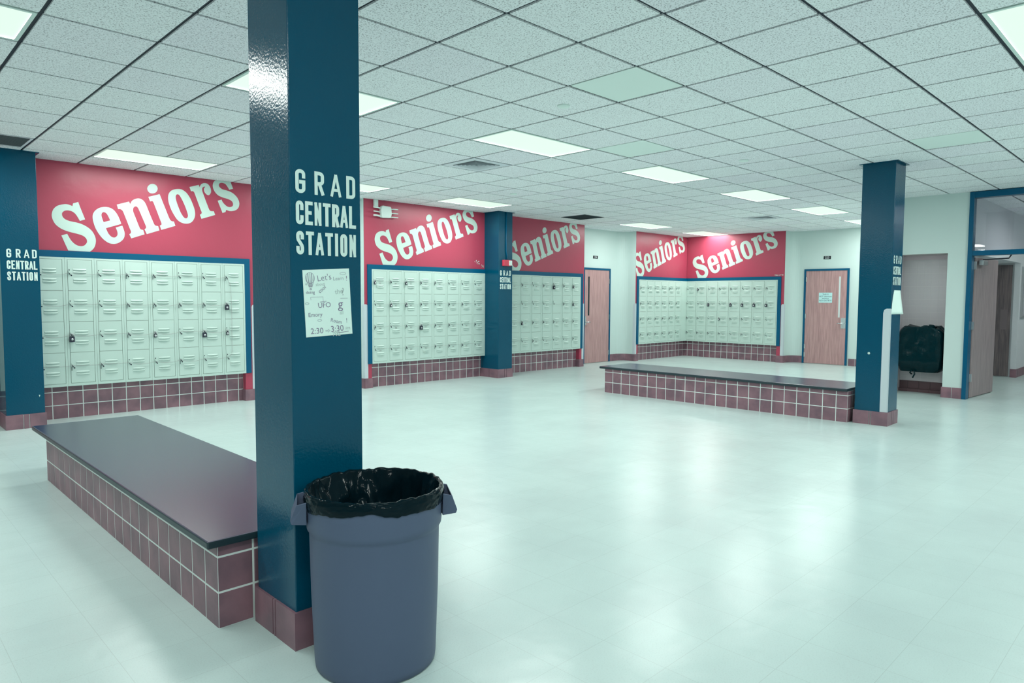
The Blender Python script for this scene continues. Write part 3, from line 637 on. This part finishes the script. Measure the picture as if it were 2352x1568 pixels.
# curled sheet taped to the right pillar
t = thing('taped_paper', (8.74, 2.57, 1.42), 'blank white sheet taped below the lettering on the pillar by the far bench', 'paper')
m = MB(); vs = []; N_ = 8
for a in range(N_+1):
    for b in range(N_+1):
        u_, v_ = a/N_, b/N_; x = 8.575+.295*u_+(.07*(v_**2) if u_ < .3 else 0)*(1-u_/.3 if u_ < .3 else 0); z = 1.285+.275*v_; yy = 2.5745-.035*(max(0, u_-.55)/.45)**2*(1-v_)**1.2
        vs.append((x+.03*(max(0, u_-.7))*(1-v_), yy, z))
fs = [(a*(N_+1)+b, (a+1)*(N_+1)+b, (a+1)*(N_+1)+b+1, a*(N_+1)+b+1) for a in range(N_) for b in range(N_)]
m.add(vs, fs, 0, True); o = link('sheet', m, M_PAPER, t); s_ = o.modifiers.new('thick', 'SOLIDIFY'); s_.thickness = .0012
# fire alarm and its conduit on the middle pillar
t = thing('fire_alarm', (8.745, 9.06, 2.09), 'red fire alarm box with a white strobe on the pillar between locker banks', 'fire alarm')
link('housing', MB().box(8.645, 8.835, 9.02, 9.075, 2.035, 2.145), M_ALARM, t, bevel=.006)
link('strobe', MB().box(8.765, 8.835, 9.005, 9.02, 2.045, 2.135), M_AWHITE, t, bevel=.004)
m = MB(); m.tube([(8.735, 9.062, HC-.01), (8.735, 9.062, 2.3), (8.755, 9.062, 2.22), (8.755, 9.062, 2.14)], .011); link('conduit', m, M_BLUE, t)
# wireless access point on the red wall
t = thing('wireless_access_point', (6.37, 9.4, 2.82), 'white network box with six stub antennas high on the red wall', 'access point')
poly = [(6.285, 2.74), (6.30, 2.728), (6.45, 2.735), (6.465, 2.75), (6.478, 2.80), (6.468, 2.90), (6.455, 2.915), (6.31, 2.922), (6.29, 2.91), (6.275, 2.85)]
link('casing', MB().prism(poly, 9.385, 9.448, to=lambda x, z, y: (x, y, z)), M_AWHITE, t, bevel=.008)
for k, (z0, r) in enumerate(((2.885, .012), (2.82, .009), (2.757, .015))):
    m = MB(); m.tube([(6.30, 9.41, z0-.012), (6.205, 9.395, z0), (6.135, 9.39, z0)], r); link('antenna', m, M_AWHITE, t)
for k, z0 in enumerate((2.882, 2.815, 2.752)):
    m = MB(); m.tube([(6.45, 9.41, z0-.008), (6.52, 9.395, z0), (6.60, 9.39, z0)], .009); link('antenna', m, M_AWHITE, t)
link('cable_channel', MB().box(6.165, 6.235, 9.41, 9.449, 2.90, HC-.006), M_AWHITE, t, bevel=.003)
# room signs and the notice on the far door
def sign(name, P, w, h, txt, label):
    o, u, v, n = P; o, u, v, n = map(Vector, (o, u, v, n)); t = thing(name, o+n*.004, label, 'sign', 'room number plates over the doors')
    m = MB(); c = [o-u*w/2-v*h/2, o+u*w/2-v*h/2, o+u*w/2+v*h/2, o-u*w/2+v*h/2]; m.add(c+[q+n*.006 for q in c], [(4, 5, 6, 7), (0, 1, 5, 4), (1, 2, 6, 5), (2, 3, 7, 6), (3, 0, 4, 7)])
    link('plate', m, M_BLACK, t); m = MB(); text_mb(txt, h*.95, o+n*.0068-v*h*.32, u, v, m, weight=.001); link('digits', m, M_TXT, t); return t
sign('room_sign', ((12.28, 9.838, 2.387), X, Z, -Y), .165, .062, '224', 'black room plate 224 above the wood door left of the corner lockers')
sign('room_sign', ((15.878, 6.12, 2.392), -Y, Z, -X), .155, .066, '223', 'black room plate 223 above the door with a notice')
t = thing('door_notice', (15.86, 6.125, 1.5), 'pale blue notice with four printed lines taped to the far wooden door', 'notice')
link('sheet', MB().box(15.8565, 15.8585, 5.98, 6.272, 1.385, 1.61), M_PAPERB, t)
m = MB()
for s, z, sz in (('THIS IS', 1.556, .045), ('NOT classroom', 1.512, .042), ('entrance', 1.47, .042), ('NO ENTRY!', 1.415, .052)): text_mb(s, sz, (15.856, 6.126, z), -Y, Z, m, weight=.0004)
link('print', m, mat('print_ink', (.10, .16, .2), .6, .2), t)
# ================================================================== benches
def bench(loc, lx, ly, over, label, first_y, slab_z=(.368, .402)):
    x, y = loc; ol, orr, on, of = over
    t = thing('tiled_bench', (x, y, 0), label, 'bench', 'low tiled benches')
    h = slab_z[0]; m = MB()
    tiles(m, (x, y+ly, 0), -Y, -X, ly, h, first_y)               # side facing the viewer
    tiles(m, (x, y, 0), X, -Y, lx, h, .158); tiles(m, (x+lx, y, 0), Y, X, ly, h); tiles(m, (x+lx, y+ly, 0), -X, Y, lx, h)
    link('tiled_base', m, [M_TILE, M_GROUT], t)
    s = MB().box(x-ol, x+lx+orr, y-on, y+ly+of, *slab_z)
    me = s; me.mi = [0 if f == me.f[1] else 1 for f in me.f]
    link('seat_slab', me, [M_SLAB, M_SLABE], t, bevel=.007)
    return t
bench((1.140, 2.985), .68, 3.41, (.052, .055, .028, .245), 'low tiled bench with grey slab top in front of the near pillar', .105)
bench((8.492, 2.985), .70, 3.605, (.045, .05, .005, .075), 'low tiled bench with dark slab top out on the floor before the far doors', .155)
# ================================================================== grey trash can with liner
CC = (1.503, 2.308, 0)
t = thing('trash_can', CC, 'round grey plastic trash can with black liner in front of the near pillar', 'trash can')
m = MB(); m.lathe([(.0, .012), (.21, .012), (.224, 0), (.236, .006), (.239, .03), (.249, .30), (.2535, .535), (.256, .548), (.2625, .556), (.2645, .575), (.266, .655), (.266, .676), (.262, .684), (.255, .684), (.251, .676), (.246, .4), (.228, .05), (.0, .05)], CC, 96, cap=False)
link('barrel', m, M_CAN, t)
def can_handle(ang):
    u = Vector((math.cos(ang), math.sin(ang), 0)); v = Vector((-u.y, u.x, 0)); c = Vector(CC); m = MB()
    w0, w1 = .085, .068
    def P(r, s, z): return c+u*r+v*s+Z*z
    k = .006
    # sloping hood, two gussets, and the lip underneath
    sec = [(.262, .675), (.298, .668), (.321, .604), (.316, .590), (.262, .584)]
    for s0, s1 in ((-1, 1),):
        a = [P(r, -(w0 if i < 2 else w1), z) for i, (r, z) in enumerate(sec)]; b = [P(r, (w0 if i < 2 else w1), z) for i, (r, z) in enumerate(sec)]
        a2 = [P(r-.007, -(w0 if i < 2 else w1)+k, z-.007) for i, (r, z) in enumerate(sec[1:4])]
        m.add(a+b, [(1, 2, 7, 6), (2, 3, 8, 7), (3, 4, 9, 8)], 0)
        m.add(a, [(0, 1, 2, 3, 4)]); m.add(b, [(4, 3, 2, 1, 0)])
    o = link('handle', m, M_CAN, t); sd = o.modifiers.new('thick', 'SOLIDIFY'); sd.thickness = .006; sd.offset = -1
    b_ = o.modifiers.new('bev', 'BEVEL'); b_.width = .002
can_handle(math.radians(152)); can_handle(math.radians(-32))
# liner: hem outside, rolled lip over the rim, crumpled inside
def liner():
    m = MB(); seg = 180; rows = []
    rr = random.Random(11); ph = [rr.uniform(0, 6.28) for _ in range(12)]
    def wob(a, k, z): return noise.noise(Vector((math.cos(a)*k, math.sin(a)*k, z*k*1.6)))
    prof = []
    for s in range(13): prof.append(('o', s/12))      # outside, bottom to lip
    for s in range(1, 6): prof.append(('l', s/5))
    for s in range(1, 23): prof.append(('i', s/22))
    vs = []
    for kind, s in prof:
        for k in range(seg):
            a = 2*math.pi*k/seg
            hem = .050+.010*math.sin(a*2+ph[0])+.005*math.sin(a*5+ph[1])+.004*math.sin(a*9+ph[2])
            lip = .698+.006*wob(a, 4, 0)+.005*wob(a, 11, 3)
            if kind == 'o':
                z = lip-hem*(1-s); r = .2685+.004*math.sin(s*3.1)+.0045*abs(wob(a, 9, z*3))+.003*wob(a, 22, z*6)
            elif kind == 'l':
                th = s*math.pi; r = .262+.009*math.cos(th)+.003*wob(a, 14, 1); z = lip+.009*math.sin(th)+.003*wob(a, 18, 2)
            else:
                d = s*.36; r = .251-.020*s-.085*s**2; f = (wob(a, 2.3, d*1.1)*.050-abs(wob(a, 4.5, d*.6))*.065+wob(a, 11, d*1.5)*.007)*min(1, s*4); r = min(.2475, r+f-.010*min(1, s*5)); z = lip-d*.95-.01
            vs.append((CC[0]+r*math.cos(a), CC[1]+r*math.sin(a), z))
    n = len(prof); fs = [(i*seg+k, i*seg+(k+1) % seg, (i+1)*seg+(k+1) % seg, (i+1)*seg+k) for i in range(n-1) for k in range(seg)]
    m.add(vs, fs, 0, True); m.add([vs[(n-1)*seg+k] for k in range(seg)], [tuple(range(seg))])
    return m
link('bag_liner', liner(), M_BAG, t)
# ================================================================== drinking fountain under a tied black bag in the alcove
t = thing('bagged_drinking_fountain', (12.0, 3.12, .65), 'wall fountain wrapped in a black plastic bag in the tiled alcove', 'drinking fountain')
m = MB(); vs = []; NU, NV = 96, 48
for i in range(NV+1):
    for k in range(NU):
        a = 2*math.pi*k/NU; s = i/NV; z = .345+.70*s
        ca, sa = math.cos(a), math.sin(a); q = (abs(ca)**5+abs(sa)**5)**(-1/5)
        wy = .305*(1+.05*math.sin(s*3))*(1-.22*max(0, (s-.85)/.15)**2); wx = .19*(1-.35*max(0, (.25-s)/.25)**1.5)
        if s < .14: k_ = (.14-s)/.14; wy *= 1-.25*k_**2*(1 if sa < 0 else .2)
        fold = .016*noise.noise(Vector((a*2.2, s*2, 0)))+.010*noise.noise(Vector((a*6, s*5, 4)))
        pinch = math.exp(-((a-math.pi-.15)/.22)**2)*.05*max(0, s-.45)
        zz = z+.045*noise.noise(Vector((a*1.6, 2, 7)))*s**4+(.012*noise.noise(Vector((a*7, 5, 1)))*s**6)
        vs.append((11.982+(wx*q+fold-pinch)*ca, 3.135+(wy*q+fold)*sa, zz))
fs = [(i*NU+k, i*NU+(k+1) % NU, (i+1)*NU+(k+1) % NU, (i+1)*NU+k) for i in range(NV) for k in range(NU)]
m.add(vs, fs, 0, True)
tc = len(vs); cap = [vs[NV*NU+k] for k in range(NU)]; c_ = (11.99, 3.13, 1.03)
m.add(cap+[c_], [(k, (k+1) % NU, NU) for k in range(NU)], 0, True); m.add([vs[k] for k in range(NU)]+[(11.99, 3.135, .36)], [((k+1) % NU, k, NU) for k in range(NU)], 0, True)
link('black_bag', m, M_BAG2, t)
m = MB(); m.tube([(11.82, 3.02, 1.03), (11.80, 3.0, 1.065), (11.83, 2.97, 1.06), (11.9, 2.95, 1.03)], .022, 8); link('bag_knot', m, M_BAG2, t); m = MB(); m.tube([(11.83, 3.20, .37), (11.82, 3.19, .31), (11.82, 3.215, .255)], .011, 6); link('tie_strap', m, M_BAG2, t); m = MB(); m.tube([(11.83, 3.23, .37), (11.82, 3.255, .33), (11.84, 3.235, .31)], .012, 6)
link('tie_strap', m, M_BAG2, t)
m = MB(); m.box(12.10, 12.195, 2.97, 3.30, .55, .95); link('fountain_body', m, M_STEEL, t)
# ================================================================== lockers
# prototype: local x along the bank, y = 0 at the front face (outwards is -y), z from the bank's underside
LZ = .39; LH_, LW = 1.515, .3045
ROWZ = [1.128, .764, .400, .036]; DH = .3605          # underside of the four doors above LZ, door height
def louver(m, x0, x1, z, d):
    """pressed louvre: a bulge that opens downwards"""
    n = 6; vs = []
    for k in range(n+1):
        x = x0+(x1-x0)*k/n; b = 0.013*math.sin(math.pi*min(1, .12+k/n*.76))
        vs += [(x, d, z+.019), (x, d-b*.75, z+.009), (x, d-b, z), (x, d+.002, z-.001)]
    for k in range(n):
        for j in range(3): m.add([vs[k*4+j], vs[k*4+j+1], vs[k*4+4+j+1], vs[k*4+4+j]], [(0, 1, 2, 3)], 0, True)
def door_mb(louvers=True):
    m = MB(); x0, x1, h = .0, .248, DH
    m.box(x0, x1, -.002, .012, 0, h)
    if louvers:
        for z in (.238, .208, .122, .094): louver(m, .055, .190, z, -.002)
    m.disc((.036, -.0035, .178), X, Z, .0085, 12, 1)
    return m
def make_locker(W, name='locker'):
    t = thing(name, (0, 0, 0), 'x', 'locker', 'x')
    m = MB(); dx = (W-.248)/2
    m.box(.001, W-.001, .012, .36, .0, LH_, 0)
    m.box(.001, dx-.003, .001, .0125, 0, LH_, 0); m.box(W-dx+.0045, W-.001, .001, .0125, 0, LH_, 0)
    m.box(dx-.003, W-dx+.0045, .001, .0125, ROWZ[0]+DH+.003, LH_, 0); m.box(dx-.003, W-dx+.0045, .001, .0125, 0, ROWZ[3]-.003, 0)
    m.quad((dx-.003, .0115, ROWZ[3]-.003), (W-dx+.0045, .0115, ROWZ[3]-.003), (W-dx+.0045, .0115, ROWZ[0]+DH+.003), (dx-.003, .0115, ROWZ[0]+DH+.003), 1)
    link('frame', m, [M_LOCK, M_LOCKIN], t)
    return t, dx
DOOR = door_mb(); DOORP = door_mb(False)
def shared(name, mb, mats):
    o = link(name, mb, mats); me = o.data; bpy.data.objects.remove(o); return me
ME_DOOR = shared('door', DOOR, [M_LOCK, M_DARKM]); ME_DOORP = shared('plain_door', DOORP, [M_LOCK, M_DARKM])
lm = MB(); lm.box(.004, .026, -.010, -.002, .196, .232); lm.box(.009, .017, -.024, -.010, .204, .222); lm.tube([(.012, -.02, .206), (.016, -.026, .192), (.022, -.022, .184), (.018, -.012, .19)], .0035, 6, 1); lm.box(.012, .019, -.0065, -.002, .216, .248, 1)
ME_LATCH = shared('latch', lm, [M_LOCK, M_DARKM])
lm = MB(); lm.tube([(.010, -.018, .218), (.013, -.024, .20), (.004, -.022, .186), (.006, -.014, .15)], .0032, 6, 0); lm.tube([(.014, -.02, .205), (.028, -.024, .185), (.034, -.012, .178)], .0045, 6, 0); lm.box(.004, .024, -.010, -.002, .196, .234, 1)
ME_LATCH2 = shared('latch', lm, [M_DARKM, M_LOCK])
pm_ = MB(); pm_.box(.105, .142, -.0045, -.002, .160, .172); ME_PLATE = shared('number_plate', pm_, M_PLATE)
def child(name, me, parent, loc=(0, 0, 0)):
    o = bpy.data.objects.new(name, me); COL.objects.link(o); o.parent = parent; o.location = loc; return o
rl = random.Random(5)
ORD = ['first', 'second', 'third', 'fourth', 'fifth', 'sixth', 'seventh', 'eighth']
LOCKPOS = {}
def bank(key, org, rot, W, n, where, group, start=0, plates=True, plain=(), ends=None):
    base, dx = make_locker(W)
    org = Vector(org); u = Vector((math.cos(rot), math.sin(rot), 0))
    cols = [base]+[copy_tree(base) for c in range(n-1)]
    for c, t in enumerate(cols):
        t.location = org+u*(W*c); t.rotation_euler = (0, 0, rot); t['group'] = group
        lab = ends.get(c) if ends else None
        t['label'] = lab or 'pale green locker column, %s from left in the bank %s' % (ORD[c+start], where)
        for r in range(4):
            pl_ = (c, r) in plain
            d = child('door', ME_DOORP if pl_ else ME_DOOR, t, (dx, 0, LZ*0+ROWZ[r]))
            wob = rl.random()
            child('latch', ME_LATCH2 if wob < .55 else ME_LATCH, d)
            if plates and not pl_ : child('number_plate', ME_PLATE, d)
            LOCKPOS[(key, c, r)] = (t, dx)
B1 = (1.62, 9.428, LZ); B2 = (6.115, 9.428, LZ); B3 = (9.158, 9.428, LZ); B4 = (13.406, 9.428, LZ); B5 = (15.478, 9.445, LZ)
W1_, W3_, W5_ = .3045, .3045, .298
bank('a', B1, 0, W1_, 8, 'beside the left-edge pillar', 'locker columns left of the near pillar', plates=False)
bank('b', B2, 0, W1_, 8, 'under the network box', 'locker columns under the network box')
bank('c', B3, 0, W3_, 7, 'just left of the wood door', 'locker columns right of the fire alarm pillar', plain={(4, 1)})
bank('d', B4, 0, W1_, 6, 'on the corner side wall', 'locker columns on the corner side wall')
bank('e', B5, -math.pi/2, W5_, 8, 'on the far wall', 'locker columns on the far wall')
# filler panels beside the banks
struct('trim_12', MB().box(8.905, 9.158, 9.429, 9.6, LZ, 1.905), M_LOCK)
struct('trim_13', MB().box(13.406+6*.3045, 15.478, 9.429, 9.6, LZ, 1.905), M_LOCK)
struct('trim_14', MB().box(.64, 1.262, 9.429, 9.6, LZ, 1.905), M_LOCK)
# padlocks
def padlock(big):
    m = MB(); w, h = (.052, .062) if big else (.032, .040)
    m.box(-w/2, w/2, -.022, 0, -h, 0)
    o = MB(); o.tube([(-w*.33, -.011, -.002), (-w*.33, -.011, .022), (-w*.2, -.011, .034), (w*.2, -.011, .034), (w*.33, -.011, .022), (w*.33, -.011, -.002)], .0045, 8)
    p = MB(); p.lathe([(.0, -.003), (.014, -.003), (.014, 0), (0, 0)], (0, 0, 0), 16, cap=False); p.v = [(x, z-.022, y-h*.5) for x, y, z in p.v]
    return m, o, p
def put_padlock(key, c, r, big, label, body):
    t, dx = LOCKPOS[(key, c, r)]
    u = Vector((math.cos(t.rotation_euler.z), math.sin(t.rotation_euler.z), 0)); n = Vector((u.y, -u.x, 0))
    q = thing('padlock', t.location+u*(dx+.016)+n*.012+Z*(ROWZ[r]+.185), label, 'padlock', 'padlocks on the lockers')
    q.rotation_euler = (0, 0, t.rotation_euler.z); base = q.location.copy(); 
    a, b, d = padlock(big)
    for nm, mb_, M in (('body', a, body), ('shackle', b, M_STEEL), ('dial', d, M_STEEL)):
        mb_.v = [Vector(v)+base for v in mb_.v]; link(nm, mb_, M, q)
rows = ['top', 'second', 'third', 'bottom']
wh = {'a': 'left of the near pillar', 'b': 'under the network box', 'c': 'by the wood door', 'e': 'on the far wall'}
for key, c, r, big in (('a', 7, 1, 1), ('a', 1, 2, 1), ('a', 6, 2, 1), ('a', 7, 2, 0), ('a', 4, 2, 0), ('b', 3, 2, 1), ('b', 2, 1, 0), ('b', 1, 1, 0), ('b', 2, 0, 0), ('b', 0, 0, 0), ('c', 4, 0, 1), ('c', 6, 0, 0), ('c', 1, 2, 0), ('c', 6, 1, 0),
                      ('e', 2, 1, 1), ('e', 4, 1, 1), ('e', 5, 1, 1), ('e', 6, 1, 1), ('e', 7, 1, 1), ('e', 3, 2, 0), ('e', 1, 0, 0)):
    put_padlock(key, c, r, big, 'padlock on %s-row door, %s column of the lockers %s' % (rows[r], ORD[c], wh[key]), M_DARKM)
# wires strung through the latches
def wire(key, r, n, where, vertical=False):
    pts = []
    t0, dx = LOCKPOS[(key, 0, 0)]; u = Vector((math.cos(t0.rotation_euler.z), math.sin(t0.rotation_euler.z), 0)); nn = Vector((u.y, -u.x, 0))
    W = {'a': W1_, 'b': W1_, 'c': W3_, 'd': W1_, 'e': W5_}[key]; z = LZ+ROWZ[r]+.208
    p0 = t0.location
    rr = random.Random(hash(key) % 7+r*13 if False else ord(key)*7+r)
    for c in range(n):
        sag = rr.choice((.004, .008, .02, .03)); a = Vector((p0.x, p0.y, z))+u*(W*c+dx+.012)+nn*.020
        for k in range(6): s = k/6; pts.append(a+u*(W*s if c < n-1 else .03*s)-Z*sag*4*s*(1-s)-nn*(.006*math.sin(math.pi*s)))
    m = MB(); m.tube(pts, .0022 if key == 'a' else .0016, 5)
    return tag(link('security_wire', m, M_WIRE), 'thin wire through the %s-row latches of the lockers %s' % (rows[r], where), 'wire', 'wires strung along the locker rows')
for r in range(4):
    wire('a', r, 8, 'left of the near pillar'); wire('b', r, 8, 'under the network box'); wire('c', r, 7, 'between fire alarm pillar and wood door')
    wire('d', r, 6, 'on the corner side wall'); wire('e', r, 8, 'on the far wall')
m = MB(); xw = B1[0]+7*W1_+.075
m.tube([(xw-.03, 9.408, 1.725), (xw+.03, 9.412, 1.6), (xw+.035, 9.414, 1.2), (xw+.03, 9.414, .7), (xw+.02, 9.412, .66), (xw-.03, 9.41, .632)], .0024, 5)
tag(link('security_wire', m, M_WIRE), 'loose wire hanging down the last locker column left of the near pillar', 'wire', 'wires strung along the locker rows')
# ================================================================== ceiling lights and vents
def light_mb():
    f = MB(); L, Wd, e = 2*T-.026, T-.026, .022
    for b in ((-L/2, L/2, -Wd/2, -Wd/2+e), (-L/2, L/2, Wd/2-e, Wd/2), (-L/2, -L/2+e, -Wd/2+e, Wd/2-e), (L/2-e, L/2, -Wd/2+e, Wd/2-e)): f.box(*b, -.004, .0055)
    f.box(-L/2, L/2, -Wd/2, Wd/2, .0052, .0058)
    d = MB().box(-L/2+e, L/2-e, -Wd/2+e, Wd/2-e, .001, .005)
    return f, d
f_, d_ = light_mb(); ME_LF = shared('frame', f_, M_FRAMEW); ME_LD = shared('diffuser', d_, M_LENS)
LLAB = {(-5, 3): 'lit ceiling panel at the top left corner of the picture', (-1, 3): 'lit ceiling panel passing behind the near pillar, high up', (3, 3): 'large lit ceiling panel over the middle, right of the near pillar',
 (7, 3): 'lit ceiling panel next beyond the large middle one', (11, 3): 'lit ceiling panel third in the receding row right of the near pillar', (15, 3): 'lit ceiling panel nearest left of the far bench pillar', (19, 3): 'lit ceiling panel half hidden by the far bench pillar',
 (-1, 9): 'lit ceiling panel over the lockers left of the near pillar', (3, 9): 'lit ceiling panel just right of the near pillar, by the network box', (7, 9): 'lit ceiling panel in front of the fire alarm pillar',
 (15, 9): 'lit ceiling panel above the door with plate 224', (19, 9): 'lit ceiling panel over the locker corner', (3, -4): 'lit ceiling panel at the top right corner of the picture'}
def tube_light(t, watts):
    la = bpy.data.lights.new('tubes', 'AREA'); la.shape = 'RECTANGLE'; la.size = 1.15; la.size_y = .54; la.energy = watts; la.color = LAMP_COL
    o = bpy.data.objects.new('tubes', la); COL.objects.link(o); o.parent = t; o.location = (0, 0, -.001)
for i, j in LIGHTS:
    t = thing('ceiling_light', ((XI(i)+XI(i+2))/2, YJ(j)+T/2, HC), LLAB.get((i, j), 'lit ceiling panel behind the viewer'), 'ceiling light', 'fluorescent ceiling panels')
    child('frame', ME_LF, t); child('diffuser', ME_LD, t); tube_light(t, LAMP)
t = thing('ceiling_light', (17.0, 1.0, HC), 'unseen ceiling panel added to brighten the corridor', 'ceiling light', 'fluorescent ceiling panels')  # unseen panel, far stronger than the room's, added to brighten the corridor
child('frame', ME_LF, t); child('diffuser', shared('diffuser', light_mb()[1], M_LENS), t); tube_light(t, LAMP*7)
t = copy_tree(t, 'ceiling_light', (13.9, .9, HC), label='second unseen ceiling panel added to brighten the corridor near its doorway'); tube_light(t, LAMP*7)  # another unseen panel, put in to raise the corridor's brightness further
def vent(i, j, kind, label):
    x, y = XI(i)+T/2, YJ(j)+T/2; h = T/2-.014
    t = thing('ceiling_vent', (x, y, HC), label, 'air vent', 'ceiling air vents'); m = MB(); b = MB()
    def ring(m, a, c, z0, z1, zz=None):
        for q in ((x-a, x+a, y-a, y-c), (x-a, x+a, y+c, y+a), (x-a, x-c, y-c, y+c), (x+c, x+a, y-c, y+c)): m.box(*q, z0, z1)
    b.box(x-h, x+h, y-h, y+h, HC+.0035, HC+.0055)
    link('duct_back', b, M_VDARK, t)
    if kind == 'diffuser':
        ring(m, h, .20, HC-.006, HC+.005)
        link('faceplate', m, M_GRILLE, t)
        for k in range(5):
            s = MB(); a = .195-.037*k
            for (p, q) in (((x-a, y-a), (x+a, y-a)), ((x+a, y-a), (x+a, y+a)), ((x+a, y+a), (x-a, y+a)), ((x-a, y+a), (x-a, y-a))):
                c = Vector((x, y)); P_, Q_ = Vector(p), Vector(q); P2_, Q2_ = c+(P_-c)*.90, c+(Q_-c)*.90
                s.quad((P_.x, P_.y, HC-.012), (Q_.x, Q_.y, HC-.012), (Q2_.x, Q2_.y, HC+.010), (P2_.x, P2_.y, HC+.010))
            link('cone_ring', s, M_GRILLE, t)
    else:
        ring(m, h, h-.022, HC-.005, HC+.012); link('faceplate', m, M_VDARK if i > 0 else M_GRILLE, t)
        s = MB()
        for k in range(22):
            yy = y-h+.03+k*(2*h-.06)/21; s.box(x-h+.02, x+h-.02, yy-.004, yy+.004, HC-.002, HC+.012)
        for k in range(22):
            xx = x-h+.03+k*(2*h-.06)/21; s.box(xx-.002, xx+.002, y-h+.02, y+h-.02, HC, HC+.011)
        link('grille', s, M_VDARK if i > 0 else mat('dusty_grille', (.12, .14, .15), .6, .3), t)
vent(4, 5, 'diffuser', 'square stepped air diffuser in the ceiling before the fire alarm pillar')
vent(12, 9, 'grille', 'dark square return grille in the ceiling above plate 224')
vent(-3, 9, 'grille', 'grey grille in the ceiling at the left edge over the left pillar')
vent(16, 5, 'diffuser', 'small far air diffuser in the ceiling left of the far bench pillar')
def detector(px, py, label):
    t = thing('ceiling_disc', (px, py, HC), label, 'ceiling disc', 'small round ceiling discs'); m = MB()
    m.lathe([(.0, -.018), (.045, -.018), (.052, -.010), (.052, -.0042), (0, -.0042)], (px, py, HC), 28, cap=False); link('cover', m, M_SMOOTHT, t)
detector(XI(2.59), YJ(1.59), 'round white disc in a ceiling tile beside the smooth nearer tile')
detector(XI(7.54), YJ(7.57), 'round white disc in the ceiling before the fire alarm pillar')
detector(XI(7.65), YJ(1.61), 'round white disc in the ceiling right of the second receding light')
